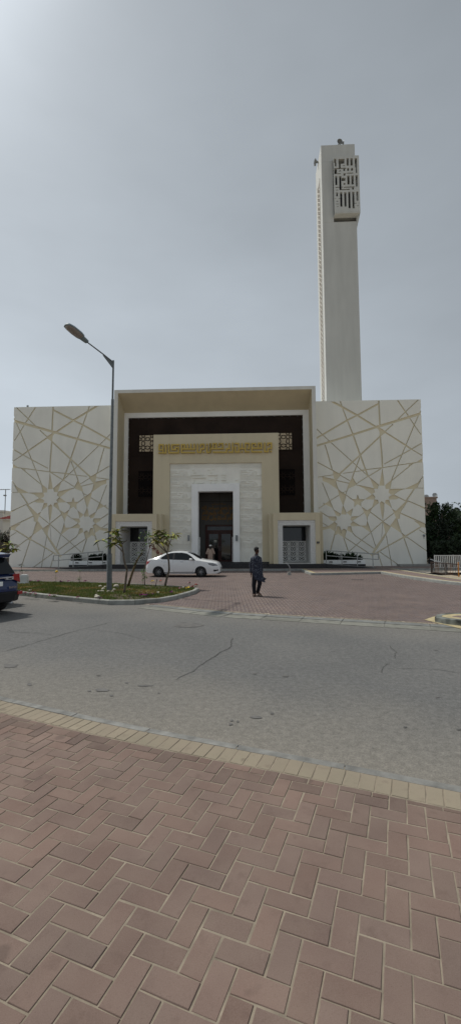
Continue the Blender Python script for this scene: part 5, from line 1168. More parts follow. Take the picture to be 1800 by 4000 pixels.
def sedan(name, label, paint, detail=True):
    T = thing(name, label, 'car'); L = 4.30
    top = [(0, .64), (.04, .88), (.13, 1.03), (.32, 1.08), (.55, 1.115), (.88, 1.275), (1.17, 1.40), (1.55, 1.475), (1.95, 1.49), (2.34, 1.45), (2.62, 1.37), (2.98, 1.15), (3.28, 1.00), (3.77, .945), (4.08, .87), (4.20, .78), (4.27, .66), (4.30, .50)]
    belt = [(0, .97), (.8, 1.02), (2.0, .985), (3.1, .94), (4.3, .74)]
    half = [(0, .60), (.06, .72), (.25, .81), (.7, .855), (1.5, .865), (3.0, .865), (3.6, .85), (3.95, .79), (4.18, .68), (4.30, .52)]
    low = [(0, .33), (.15, .24), (.6, .2), (1.3, .19), (3.0, .19), (3.7, .2), (4.1, .2), (4.30, .27)]
    c = Car(L, top, belt, half, .56, low, (.775, 3.22), .30, paint); c.body(T)
    for s in (1, -1):
        c.patch('window', [(.88, 1.10), (1.00, 1.04), (1.62, 1.015), (1.62, 1.385), (1.42, 1.37), (1.15, 1.28)], CGLASS, T, s)
        c.patch('window', [(1.68, 1.01), (2.90, .965), (2.64, 1.19), (2.38, 1.34), (2.10, 1.39), (1.68, 1.39)], CGLASS, T, s)
        c.patch('pillar_trim', [(1.60, 1.01), (1.70, 1.01), (1.70, 1.385), (1.60, 1.385)], TRIM, T, s, .009, 3)
        c.patch('window_trim', [(.84, 1.09), (.98, 1.02), (2.96, .945), (2.90, .965), (1.00, 1.04), (.88, 1.10)], TRIM, T, s, .008)
        for (x0, z0, x1, z1) in ((2.84, .92, 2.80, .32), (1.63, .96, 1.66, .30), (1.63, .30, 2.80, .32), (.98, .93, 1.12, .62)):
            p = seg(x0, z0, x1, z1, .010); c.patch('door_gap', p, TRIM, T, s, .003, 3)
        for x in (1.10, 2.05): p = seg(x, .875, x + .17, .872, .030); hn = c.patch('door_handle', p, CHROME, T, s, .03, 3)
        m = MB(); m.ell((2.68, s * .97, 1.01), (.10, .075, .065), 12, 8); m.tube([(2.72, s * .84, .96), (2.70, s * .92, .99)], .025, 6); m.build('wing_mirror', paint, T, smooth=True)
        c.patch('headlight', [(3.62, .79), (3.86, .84), (4.12, .70), (4.19, .62), (3.92, .63), (3.70, .70)], HEADL, T, s, .008)
        c.patch('tail_light', [(.012, .80), (.08, .95), (.28, .93), (.20, .80), (.03, .66)], REDL2, T, s, .008)
        c.patch('fog_recess', [(3.93, .42), (4.20, .44), (4.22, .36), (3.98, .31)], TRIM, T, s, .008)
        for ax in c.arch: c.wheel(ax, s, T)
        c.patch('sill_trim', [(1.12, .27), (2.92, .27), (2.92, .215), (1.12, .215)], TRIM, T, s, .004, 8)
    c.top_panel('windscreen', 2.42, 3.20, .50, .66, CGLASS, T); c.top_panel('rear_window', .90, 1.42, .56, .50, CGLASS, T)
    m = MB(); 
    for k in range(5): z = .46 + k * .05; m.box((4.18 - abs(k - 1) * .018 + .02, -.42, z), (4.27 - k * .018, .42, z + .026))
    m.build('grille', TRIM, T); box_part('number_plate', (4.27, -.26, .33), (4.30, .26, .43), PWHITE, T, .003); box_part('number_plate', (-.01, -.26, .62), (.012, .26, .74), PWHITE, T, .003)
    box_part('bumper_lip', (4.02, -.55, .185), (4.285, .55, .225), TRIM, T)
    return T, c
SD, _c = sedan('parked_car', 'white four door sedan parked in front of the mosque steps', WPAINT)
SD['group'] = 'cars around the mosque'
cx_, cy_ = G(590, 2254, ZR); ex_, ey_ = G(850, 2253, ZR); yaw_ = atan2(ey_ - .55 - cy_, ex_ - cx_)
ctrx, ctry = G(718.5, 2254, ZR); k_ = 1.0
SDY = 25.95; p = DZ(577.5, 2250, SDY); SD.location = (p.x + .06, SDY, ZR + .012); SD.rotation_euler = (0, 0, -.075)
pe = DZ(860, 2250, SDY - .3); s_ = (pe.x - p.x) / 4.30; SD.scale = (s_, s_, s_)
BPAINT = mat('black_car_paint', (.012, .011, .014), .2, .1, 3, spec=.5, coat=.6)
BPAINT = mat('black_car_paint', (.012, .011, .014), .2, .1, 3, spec=.5, coat=.6)
def repaint(src, old, new, drop=()):
    c = copy_tree(src); st = [c]; i = 0
    while i < len(st): st += [k for k in COL.objects if k.parent == st[i]]; i += 1
    for o in st:
        if o.name.split('.')[0] in drop: bpy.data.objects.remove(o); continue
        if o.type == 'MESH' and old in [m for m in o.data.materials]:
            o.data = o.data.copy()
            for j, m in enumerate(o.data.materials):
                if m == old: o.data.materials[j] = new
    return c
# blue SUV
NAVY = mat('navy_car_paint', (.009, .025, .095), .22, .08, 3, spec=.4, coat=.4)
SV = thing('suv', 'dark blue SUV driving off at the left edge of the road, seen from behind', 'car')
top = [(0, .62), (.05, .95), (.10, 1.06), (.16, 1.22), (.30, 1.47), (.42, 1.61), (.75, 1.675), (1.6, 1.70), (2.3, 1.68), (2.75, 1.58), (3.15, 1.34), (3.45, 1.13), (3.8, 1.09), (4.2, 1.0), (4.45, .88), (4.57, .62)]
belt = [(0, 1.02), (1.0, 1.06), (2.6, 1.0), (3.4, .97), (4.57, .8)]
half = [(0, .70), (.07, .84), (.3, .90), (.8, .92), (3.2, .92), (3.9, .90), (4.3, .80), (4.57, .58)]
low = [(0, .42), (.2, .32), (.8, .26), (3.6, .26), (4.2, .28), (4.57, .34)]
c = Car(4.57, top, belt, half, .60, low, (.92, 3.58), .355, NAVY); c.body(SV)
for s in (1, -1):
    c.patch('window', [(.45, 1.18), (.95, 1.10), (.95, 1.52), (.62, 1.50)], CGLASS, SV, s); c.patch('window', [(1.0, 1.09), (1.95, 1.06), (1.95, 1.58), (1.0, 1.55)], CGLASS, SV, s); c.patch('window', [(2.02, 1.06), (3.2, 1.02), (2.72, 1.46), (2.45, 1.58), (2.02, 1.585)], CGLASS, SV, s)
    for ax in c.arch: c.wheel(ax, s, SV, .23)
    c.patch('headlight', [(3.9, .85), (4.3, .86), (4.47, .76), (4.2, .73)], HEADL, SV, s); m = MB(); m.ell((3.0, s * 1.03, 1.08), (.11, .09, .08), 12, 8); m.tube([(3.02, s * .9, 1.04), (3.0, s * .98, 1.06)], .03, 6); m.build('wing_mirror', NAVY, SV, smooth=True)
    # tail lamp: red wrap-around wedge with a clear inner lens standing proud of the corner
    m = MB(); y0, y1, y2 = .36, .60, .905
    zz = lambda y: 1.04
    m.add([(.02, s * y1, .96), (.02, s * y1, 1.09), (.07, s * .85, 1.10), (.40, s * .915, 1.05), (.34, s * .92, .94), (.06, s * .87, .84), (-.02, s * .80, .87),
           (.12, s * y1, .96), (.14, s * y1, 1.09)], [(0, 1, 2, 5, 6) if s > 0 else (6, 5, 2, 1, 0), (2, 3, 4, 5) if s > 0 else (5, 4, 3, 2), (1, 8, 3, 2)]); m.build('tail_light', REDL2, SV)
    m = MB(); m.box((-.02, min(s * .37, s * .60), .955), (.06, max(s * .37, s * .60), 1.035)); o = m.build('clear_lens', CLRL, SV, bevel=.01); MB().box((-.024, min(s * .43, s * .54), .975), (-.019, max(s * .43, s * .54), 1.015)).build('lens_bulb', TRIM, SV)
    box_part('rear_reflector', (-.05, min(s * .72, s * .88), .53), (.05, max(s * .72, s * .88), .62), REDL2, SV)
# rear screen, spoiler, lower bumper
m = MB(); m.add([(.055, -.66, 1.10), (.055, .66, 1.10), (.355, .56, 1.535), (.355, -.56, 1.535)], [(0, 3, 2, 1)]); m.v = [(x - .045, y, z + .02) for x, y, z in m.v]; m.build('rear_window', CGLASS, SV)
m = MB(); m.add([(.12, -.60, 1.66), (.12, .60, 1.66), (.62, .60, 1.71), (.62, -.60, 1.71), (.16, -.58, 1.56), (.16, .58, 1.56), (.62, .58, 1.60), (.62, -.58, 1.60)], [(0, 3, 2, 1)[::-1], (0, 1, 5, 4), (4, 5, 6, 7), (1, 2, 6, 5), (0, 4, 7, 3)]); m.build('roof_spoiler', NAVY, SV, bevel=.02)
m = MB()
vs = [(-.07, -.66, .62), (-.07, .66, .62), (.02, .86, .64), (.02, -.86, .64), (-.05, -.60, .36), (-.05, .60, .36), (.06, .82, .36), (.06, -.82, .36), (.3, .91, .62), (.3, -.91, .62), (.3, .88, .36), (.3, -.88, .36)]
m.add(vs, [(0, 4, 5, 1), (1, 5, 6, 2), (3, 7, 4, 0), (2, 6, 10, 8), (9, 11, 7, 3), (0, 1, 2, 3), (2, 8, 9, 3), (4, 7, 6, 5), (6, 7, 11, 10)]); m.build('rear_bumper', TRIM, SV, bevel=.015)
box_part('number_plate', (-.035, -.26, .80), (-.01, .26, .92), PWHITE, SV, .003); box_part('plate_bar', (-.03, -.58, 1.0), (.03, .36, 1.03), CHROME, SV)
m = MB(); m.tube([(-.04, -.56, .31), (.25, -.56, .33)], .04, 10); m.build('exhaust_pipe', STEEL, SV, smooth=True)
tb = text_part('badge', 'RAV4', (-.022, -.42, .70), .085, .22, CHROME, SV, (pi / 2, 0, -pi / 2), .004)
if tb: tb.location = (-.030, -.46, .715)
hd_ = radians(180 - 25); SV.rotation_euler = (0, 0, hd_)
# right rear corner of the car (y = -.9 local is the far side when heading left-away)
f_ = DZ(84, 2300, 12.3); cxl, cyl = .02, -.88
SV.location = (f_.x - (cxl * cos(hd_) - cyl * sin(hd_)), f_.y - (cxl * sin(hd_) + cyl * cos(hd_)), ZR)

SD2 = repaint(SV, NAVY, BPAINT, ('badge',)); SD2.name = 'parked_car'; SD2.scale = (.9, .9, .9); SD2['label'] = 'black car almost hidden beyond the blue SUV, only its rounded rear corner showing'; SD2['group'] = 'cars around the mosque'
h2 = radians(180 - 24); SD2.rotation_euler = (0, 0, h2); p = DZ(72, 2200, 14.25); SD2.location = (p.x - .81 * sin(radians(24)), p.y - .81 * cos(radians(24)), ZR)

# ------------------------------------------------------------------ people
SKIN_D = mat('dark_brown_skin', (.085, .042, .028), .55, .08, 20); HAIR = mat('black_hair', (.008, .007, .007), .7, .2, 60, .6, 120)
def skin_body(parent, J, E, m, name='body', lvl=1):
    ids = {k: i for i, k in enumerate(J)}; me = bpy.data.meshes.new(name); me.from_pydata([J[k][0] for k in J], [(ids[a], ids[b]) for a, b in E], []); me.materials.append(m)
    o = bpy.data.objects.new(name, me); COL.objects.link(o); o.parent = parent
    s = o.modifiers.new('skin', 'SKIN'); 
    lay = me.skin_vertices[0].data
    for k, i in ids.items():
        r = J[k][1]; lay[i].radius = r if isinstance(r, tuple) else (r, r)
    lay[ids['pelvis']].use_root = True; s.use_smooth_shade = True
    u = o.modifiers.new('sub', 'SUBSURF'); u.levels = lvl; u.render_levels = lvl; return o
def hand(J, E, wrist, key, d, side, down=Vector((0, 0, -1)), curl=.5):
    """palm, five unequal fingers with a bend; d: pointing direction, side: across the palm towards the thumb"""
    w = Vector(J[wrist][0]); d = Vector(d).normalized(); sd = Vector(side).normalized(); n = d.cross(sd).normalized()
    pm = w + d * .055; J[key + 'palm'] = (tuple(pm), (.030, .016)); E.append((wrist, key + 'palm'))
    kn = w + d * .095; J[key + 'knuck'] = (tuple(kn), (.034, .014)); E.append((key + 'palm', key + 'knuck'))
    for i, (o_, l) in enumerate(((.030, .072), (.010, .080), (-.010, .074), (-.029, .060))):
        a = kn + sd * o_ + d * .012; b = a + d * (l * .55) + n * (l * .15 * curl); c = b + (d * (1 - curl * .6) + n * curl).normalized() * (l * .5)
        for nm, p, r in (('a', a, .0105), ('b', b, .0092), ('c', c, .0075)): J[f'{key}f{i}{nm}'] = (tuple(p), r)
        E += [(key + 'knuck', f'{key}f{i}a'), (f'{key}f{i}a', f'{key}f{i}b'), (f'{key}f{i}b', f'{key}f{i}c')]
    a = pm + sd * .034 - d * .015; b = a + sd * .018 + d * .032; c = b + d * .030 + n * .008
    for nm, p, r in (('a', a, .0125), ('b', b, .0105), ('c', c, .0085)): J[f'{key}t{nm}'] = (tuple(p), r)
    E += [(key + 'palm', key + 'ta'), (key + 'ta', key + 'tb'), (key + 'tb', key + 'tc')]
def loft(rings, n=26, close=True):
    """rings: (centre x, y, z, rx, ry, fold amplitude, tilt x, tilt y)"""
    m = MB(); vs = []
    for (cx, cy, z, rx, ry, fa, tx, ty) in rings:
        for k in range(n):
            a = 2 * pi * k / n; q = 1 + fa * (sin(a * 5 + z * 2) * .6 + sin(a * 9 + 1.3) * .4); x, y = rx * cos(a) * q, ry * sin(a) * q; vs.append((cx + x, cy + y, z + tx * x + ty * y))
    fs = [(i * n + j, i * n + (j + 1) % n, (i + 1) * n + (j + 1) % n, (i + 1) * n + j) for i in range(len(rings) - 1) for j in range(n)]
    m.add(vs, fs); return m
# --- young man crossing the plaza. local frame: facing -y, x to his left as seen (picture right)
px, py = G(1000, 2331, ZR)
MAN = thing('person', 'young man walking in a long dark patterned tunic and black trousers, looking to the right', 'person', (px, py, ZR + .014), 0)
kk = py / FPX
def M(x, y, dy=0.0): return Vector((DZ(x, y, py + dy).x - px, dy, DZ(x, y, py + dy).z - ZR - .014))
hL = {}
J = {}
J['pelvis'] = (M(1004, 2236), (.13, .10)); J['spine'] = (M(1003, 2215), (.12, .095)); J['chest'] = (M(1000, 2188), (.145, .10)); J['neckb'] = (M(1001, 2169), (.075, .06)); J['neck'] = (M(1002, 2163, -.005), .050); J['headb'] = (M(1003, 2157, -.01), (.066, .075)); J['head'] = (M(1003, 2149, -.01), (.074, .090)); J['crown'] = (M(1002, 2143), (.062, .075))
J['nose'] = (M(1010.0, 2153, -.045), .016); J['chin'] = (M(1007, 2161, -.045), .028)
E = [('pelvis', 'spine'), ('spine', 'chest'), ('chest', 'neckb'), ('neckb', 'neck'), ('neck', 'headb'), ('headb', 'head'), ('head', 'crown'), ('head', 'nose'), ('headb', 'chin')]
for s, sh_, el, wr, hp, kn, an, to in ((-1, M(985.5, 2181, 0), M(979, 2208, .06), M(980, 2236, -.02), M(996, 2242, .0), M(991, 2286, -.03), M(993, 2320, .02), M(991, 2327, -.15)),
                                      (1, M(1015, 2181, .02), M(1020, 2208, .10), M(1022, 2234, .10), M(1010, 2242, .02), M(1014, 2280, -.12), M(1006, 2312, .10), M(1019, 2325, -.02))):
    k = 'l' if s < 0 else 'r'; J[k + 'sh'] = (sh_, .058); J[k + 'el'] = (el, .042); J[k + 'wr'] = (wr, .028); J[k + 'hp'] = (hp, .09); J[k + 'kn'] = (kn, .058); J[k + 'an'] = (an, .038); J[k + 'he'] = (Vector(an) + Vector((0, .03, -.05)), .030); J[k + 'to'] = (to, (.038, .022))
    E += [('chest', k + 'sh'), (k + 'sh', k + 'el'), (k + 'el', k + 'wr'), ('pelvis', k + 'hp'), (k + 'hp', k + 'kn'), (k + 'kn', k + 'an'), (k + 'an', k + 'to'), (k + 'an', k + 'he')]
J['lto'] = (Vector((J['lan'][0][0] - .01, J['lan'][0][1] - .14, .035)), (.036, .020)); J['rto'] = (Vector((J['ran'][0][0] + .13, J['ran'][0][1] - .09, .035)), (.036, .020)); J['lhe'] = (Vector((J['lan'][0][0], J['lan'][0][1] + .03, .04)), .028); J['rhe'] = (Vector((J['ran'][0][0] - .03, J['ran'][0][1] + .02, .07)), .028)
hand(J, E, 'lwr', 'lh', (.05, -.15, -1), (0, -1, 0)); hand(J, E, 'rwr', 'rh', (.05, .1, -1), (0, -1, 0))
skin_body(MAN, J, E, SKIN_D)
# tunic
KUR = bpy.data.materials.new('navy_print_cotton'); KUR.use_nodes = True; nk = KUR.node_tree; bk = nk.nodes['Principled BSDF']; bk.inputs['Roughness'].default_value = .85
tk = nk.nodes.new('ShaderNodeTexCoord'); mk = nk.nodes.new('ShaderNodeMapping'); mk.inputs['Scale'].default_value = (1.9, 1.9, 1.0); nk.links.new(tk.outputs['Object'], mk.inputs[0])
zk = nk.nodes.new('ShaderNodeTexNoise'); zk.inputs['Scale'].default_value = 11; zk.inputs['Detail'].default_value = 2; zk.inputs['Distortion'].default_value = 2.2; nk.links.new(mk.outputs[0], zk.inputs['Vector'])
rk = nk.nodes.new('ShaderNodeValToRGB'); rk.color_ramp.elements[0].position = .595; rk.color_ramp.elements[0].color = (.010, .013, .028, 1); rk.color_ramp.elements[1].position = .65; rk.color_ramp.elements[1].color = (.20, .23, .27, 1); e3 = rk.color_ramp.elements.new(.70); e3.color = (.02, .025, .05, 1)
nk.links.new(zk.outputs[0], rk.inputs[0]); nk.links.new(rk.outputs[0], bk.inputs['Base Color'])
def ring(x, y, w, d, fa=.0, dy=0, tx=0, ty=0): p = M(x, y, dy); return (p.x, p.y, p.z, w * kk / 2, d, fa, tx, ty)
KR = [ring(1001, 2169.5, 13, .065), ring(1001, 2172, 21, .085), ring(1000.5, 2176, 31, .10), ring(1000.5, 2181, 36, .115), ring(1000.5, 2190, 38, .12, .01), ring(1001, 2203, 37, .115, .02), ring(1002, 2220, 38, .13, .03), ring(1004, 2238, 42, .15, .04), ring(1007, 2251, 41, .17, .05, 0, -.12), ring(1010, 2260, 41, .19, .07, 0, -.22), ring(1012, 2266, 43, .21, .09, 0, -.30), ring(1013, 2268, 43, .215, .09, 0, -.32)]
m = loft(KR, 30); m.build('tunic', KUR, MAN, smooth=True)
m = MB()                                              # wind-blown hem tail
a, b_, c_ = M(1026, 2254), M(1039, 2260, -.05), M(1027, 2271, -.03); m.tube([M(1018, 2256), M(1027, 2261, -.03), M(1034, 2262, -.05), M(1040, 2260, -.06)], [.085, .075, .045, .012], 10); m.v = [(x, y * .5, z) for x, y, z in m.v]; m.build('tunic_tail', KUR, MAN, smooth=True)
for k in 'lr':
    m = MB(); sh_, el, wr = (Vector(J[k + q][0]) for q in ('sh', 'el', 'wr')); m.tube([sh_ + Vector((.03 if k == 'l' else -.03, 0, .035)), sh_, sh_.lerp(el, .5), el, el.lerp(wr, .6), wr + (wr - el).normalized() * .01], [.045, .062, .058, .054, .048, .047], 14); m.build('sleeve', KUR, MAN, smooth=True)
TRO = mat('black_trousers', (.010, .010, .014), .85)
for k in 'lr':
    m = MB(); hp, kn, an = (Vector(J[k + q][0]) for q in ('hp', 'kn', 'an')); m.tube([hp + Vector((0, 0, .1)), hp, hp.lerp(kn, .5), kn, kn.lerp(an, .5), an + Vector((0, 0, .0)), an + (an - kn).normalized() * .02], [.09, .105, .090, .076, .068, .062, .060], 16); m.build('trouser_leg', TRO, MAN, smooth=True)
SAND = mat('sandal_leather', (.05, .03, .02), .6)
for k, dr_ in (('l', Vector((-.06, -1, 0))), ('r', Vector((.82, -.55, 0)))):
    dr_.normalize(); he = Vector(J[k + 'he'][0]); sd = Vector((-dr_.y, dr_.x, 0)); m = MB(); base = Vector((he.x, he.y, 0)); 
    prof = [(-.05, .030), (-.02, .038), (.08, .040), (.15, .048), (.20, .036), (.225, .015)]; L1 = [base + dr_ * t + sd * w for t, w in prof]; L2 = [base + dr_ * t - sd * w for t, w in prof][::-1]
    m.prism([(p.x, p.y) for p in L1 + L2], .0, .022)
    for t in (.06, .13): m.tube([base + dr_ * t - sd * .045 + Vector((0, 0, .02)), base + dr_ * t - sd * .03 + Vector((0, 0, .06)), base + dr_ * t + sd * .03 + Vector((0, 0, .06)), base + dr_ * t + sd * .045 + Vector((0, 0, .02))], .011, 6)
    m.build('sandal', SAND, MAN)
m = MB(); hc_ = Vector(J['head'][0]); q = Matrix.Rotation(.15, 3, 'X'); m.ell(hc_ + Vector((-.022, .02, .030)), (.088, .096, .098), 18, 12, jit=.03); m.ell(hc_ + Vector((-.006, .008, .062)), (.080, .084, .055), 16, 8, jit=.05); m.build('hair', HAIR, MAN, smooth=True)
m = MB(); m.ell(hc_ + Vector((.035, -.075, -.002)), (.010, .006, .007), 8, 5); m.ell(hc_ + Vector((.073, -.045, -.002)), (.006, .010, .007), 8, 5); m.build('eyes', mat('eye', (.02, .015, .012), .3), MAN)
m = MB(); m.ell(hc_ + Vector((-.045, -.055, -.02)), (.014, .018, .032), 8, 6); m.build('ear', SKIN_D, MAN, smooth=True)
m = MB(); m.tube([hc_ + Vector((.028, -.083, -.060)), hc_ + Vector((.055, -.078, -.060))], .0065, 6); m.build('lips', mat('lips', (.12, .05, .04), .5), MAN)
m = MB(); m.lathe([(.062, 0), (.060, .025), (.066, .026), (.068, 0)], Vector(J['neckb'][0]) + Vector((0, -.005, .012)), 16); m.build('collar', KUR, MAN)
# --- man in the doorway
WP = W(-1.98 + 0, -2.0 + .1, .316)
dp = DZ(822, 2160, 32.25); OM = thing('person', 'man in a white cap and pale beige tunic stepping out of the mosque doorway', 'person', (dp.x, dp.y, .317), FY)
BEI = mat('beige_cotton', (.40, .30, .24), .9, .06, 8, .2, 30); kk = 32.25 / FPX
OZ = 1.70; hgt = DZ(822, 2131, 32.25).z - .317; S = hgt / 1.70
def V3(x, y, z): return Vector((x * S, y * S, z * S))
J = {'pelvis': (V3(0, 0, .93), (.13, .10)), 'spine': (V3(0, -.01, 1.08), (.13, .11)), 'chest': (V3(0, -.01, 1.28), (.15, .11)), 'neckb': (V3(0, -.01, 1.43), .06), 'neck': (V3(0, -.02, 1.47), .05), 'headb': (V3(0, -.04, 1.52), (.065, .075)), 'head': (V3(0, -.05, 1.60), (.074, .088)), 'crown': (V3(0, -.04, 1.66), .06), 'nose': (V3(0, -.15, 1.575), .015)}
E = [('pelvis', 'spine'), ('spine', 'chest'), ('chest', 'neckb'), ('neckb', 'neck'), ('neck', 'headb'), ('headb', 'head'), ('head', 'crown'), ('head', 'nose')]
for s, k in ((-1, 'l'), (1, 'r')):
    J[k + 'sh'] = (V3(s * .19, 0, 1.37), .055); J[k + 'el'] = (V3(s * .29, .03, 1.10), .042); J[k + 'wr'] = (V3(s * .37, -.06, .88), .028); J[k + 'hp'] = (V3(s * .09, 0, .88), .09); J[k + 'kn'] = (V3(s * .10, -.06 if s > 0 else -.02, .48), .058); J[k + 'an'] = (V3(s * .11, .05 if s > 0 else -.08, .09), .04); J[k + 'to'] = (V3(s * .13, -.10 if s > 0 else -.24, .035), (.04, .022)); J[k + 'he'] = (V3(s * .11, .08 if s > 0 else -.05, .04), .028)
    E += [('chest', k + 'sh'), (k + 'sh', k + 'el'), (k + 'el', k + 'wr'), ('pelvis', k + 'hp'), (k + 'hp', k + 'kn'), (k + 'kn', k + 'an'), (k + 'an', k + 'to'), (k + 'an', k + 'he')]
hand(J, E, 'lwr', 'lh', (-.2, -.2, -1), (.3, -1, 0)); hand(J, E, 'rwr', 'rh', (.2, -.2, -1), (-.3, -1, 0)); skin_body(OM, J, E, mat('very_dark_skin', (.035, .02, .015), .55))
rr_ = lambda z, w, d, fa=0.0, cy=0.0: (0, cy * S, z * S, w * S, d * S, fa, 0, 0)
loft([rr_(1.44, .07, .06), rr_(1.42, .14, .09), rr_(1.38, .20, .115), rr_(1.28, .225, .14), rr_(1.1, .225, .16, .02), rr_(.95, .235, .17, .03), rr_(.80, .24, .17, .05), rr_(.70, .245, .175, .06)], 26).build('tunic', BEI, OM, smooth=True)
for k in 'lr':
    s = -1 if k == 'l' else 1; sh_, el, wr = (Vector(J[k + q][0]) for q in ('sh', 'el', 'wr')); m = MB(); m.tube([sh_ + Vector((-s * .03, 0, .03)), sh_, el, wr], [.06, .08, .08, .085], 14); m.build('sleeve', BEI, OM, smooth=True)
    hp, kn, an = (Vector(J[k + q][0]) for q in ('hp', 'kn', 'an')); m = MB(); m.tube([hp + Vector((0, 0, .1)), hp, kn, an + Vector((0, 0, .02))], [.11, .125, .11, .085], 16); m.build('trouser_leg', BEI, OM, smooth=True)
    to, he = Vector(J[k + 'to'][0]), Vector(J[k + 'he'][0]); m = MB(); m.ell((to * .55 + he * .45) * 1 + Vector((0, 0, -.005)), (.05, .14, .03), 12, 6); m.build('sandal', SAND, OM)
h_ = Vector(J['head'][0]); m = MB(); m.lathe([(.092, -.0), (.096, .03), (.094, .07), (.075, .095), (.0, .10)], h_ + Vector((0, .012, .035)), 18); m.build('cap', mat('white_cap', (.7, .7, .68), .8), OM, smooth=True)
m = MB(); m.ell(h_ + Vector((0, -.055, -.115)), (.06, .05, .11), 12, 8, jit=.08); m.build('beard', HAIR, OM, smooth=True)
m = MB(); m.ell(h_ + Vector((-.03, -.088, .0)), (.01, .006, .007), 8, 5); m.ell(h_ + Vector((.03, -.088, .0)), (.01, .006, .007), 8, 5); m.build('eyes', mat('eye', (.02, .015, .012), .3), OM)

# ------------------------------------------------------------------ surroundings
def tree(label, base, h, rx, rz, n, cols, seed, trunk_h=.3, lsz=.28, group='trees right of the mosque', tone=(.028, .05, .018)):
    random.seed(seed); t = thing('leafy_tree', label, 'tree', base, 0, group); m = MB(); th = h * trunk_h
    limb(m, (0, 0, 0), (U(-.2, .2), 0, th), .22, .15, .03); tips = []
    for k in range(7):
        a = 2 * pi * k / 7 + U(-.3, .3); r = rx * U(.4, .75); e = (r * cos(a), r * sin(a), th + (h - th) * U(.25, .8)); limb(m, (0, 0, th * .95), e, .11, .03, .12); tips.append(e)
    m.build('trunk', BARK, t, smooth=True)
    c = MB(); clumps = []
    for k in range(46):
        a = U(0, 2 * pi); u = U(-1, 1); q = sqrt(1 - u * u); rad = U(.45, 1.0)
        clumps.append((rx * rad * q * cos(a), rx * rad * q * sin(a), h - rz + rz * u * rad * 1.0, rx * U(.16, .34), U(.55, 1.35)))
    for (x, y, z, r, tn) in clumps:
        for k in range(n // 46):
            d = Vector((random.gauss(0, 1), random.gauss(0, 1), random.gauss(0, 1))); d.normalize(); d *= r * R() ** .4; p = Vector((x, y, z)) + d
            if p.z < .25: continue
            L = lsz * U(.6, 1.3); w = L * U(.3, .45); a = Vector((U(-1, 1), U(-1, 1), U(-1.1, .4))).normalized(); b = a.cross(Vector((U(-1, 1), U(-1, 1), U(-1, 1)))).normalized(); q = tn * U(.6, 1.4); cc = random.choice(cols)
            c.add([p - a * L * .5, p + b * w * .5, p + a * L * .5, p - b * w * .5], [(0, 1, 2, 3)], c=tuple(v * q for v in cc))
    for k in range(26):                              # sprays that break the outline
        a = U(0, 2 * pi); p0_ = Vector((rx * U(.5, .9) * cos(a), rx * U(.5, .9) * sin(a), h - rz * U(.1, 1.1))); dr = Vector((cos(a), sin(a), U(.2, 1.3))).normalized(); L_ = U(.5, 1.1)
        for j in range(16):
            p = p0_ + dr * (L_ * j / 16); aa = Vector((U(-1, 1), U(-1, 1), U(-.8, .6))).normalized(); b = aa.cross(dr).normalized(); l = lsz * U(.6, 1.1); c.add([p, p + aa * l * .5 + b * l * .18, p + aa * l, p + aa * l * .5 - b * l * .18], [(0, 1, 2, 3)], c=(1, 1, 1))
    c.build('crown', mat('tree_leaf_%d' % seed, tone, .6, .25, 2, attr=True, spec=.3), t); return t
DG = [(1, 1, 1), (.7, .85, .8), (1.4, 1.3, .9), (.5, .6, .6)]
def at(x, y, z=0): g = G(x, y, z); return (g[0], g[1], z)
p = DZ(1672, 2180, 40); tree('tall dark green tree directly beside the right end of the mosque', (p.x + 1.3, 40, -.1), 5.7, 2.1, 2.7, 9000, DG, 1)
p = DZ(1748, 2180, 42); tree('broad dark tree in the middle behind the white fence', (p.x, 42, -.1), 4.9, 2.4, 2.35, 9000, DG, 2)
p = DZ(1800, 2180, 38); tree('dark tree at the right edge of the picture behind the white fence', (p.x + 1.2, 38, -.1), 4.2, 2.3, 2.05, 8000, DG, 3)
p = DZ(1700, 2180, 37); tree('low dark tree in front of the tallest one, over the white fence', (p.x, 37, -.1), 3.6, 2.3, 1.8, 8000, [(.6, .7, .7), (.4, .5, .5)], 4, .2)
# dense hedge behind the fence
random.seed(8); m = MB()
for k in range(5200):
    x, y, z = U(15.8, 27), U(33.2, 34.6), U(0, 1.95); z *= 1 - .12 * noise.noise(Vector((x, 0, 0))); a = Vector((U(-1, 1), U(-1, 1), U(-1, 1))).normalized(); b = a.cross(Vector((U(-1, 1), U(-1, 1), U(-1, 1)))).normalized(); l = U(.1, .2); q = U(.4, 1.2); m.add([Vector((x, y, z)) - a * l, Vector((x, y, z)) + b * l * .4, Vector((x, y, z)) + a * l, Vector((x, y, z)) - b * l * .4], [(0, 1, 2, 3)], c=(q, q, q))
m.build('h', mat('hedge_leaf', (.02, .035, .014), .7, .2, 3, attr=True)).name = 'hedge'
hg = bpy.data.objects['hedge']; tag(hg, 'dark clipped hedge along the back of the white fence', 'hedge')
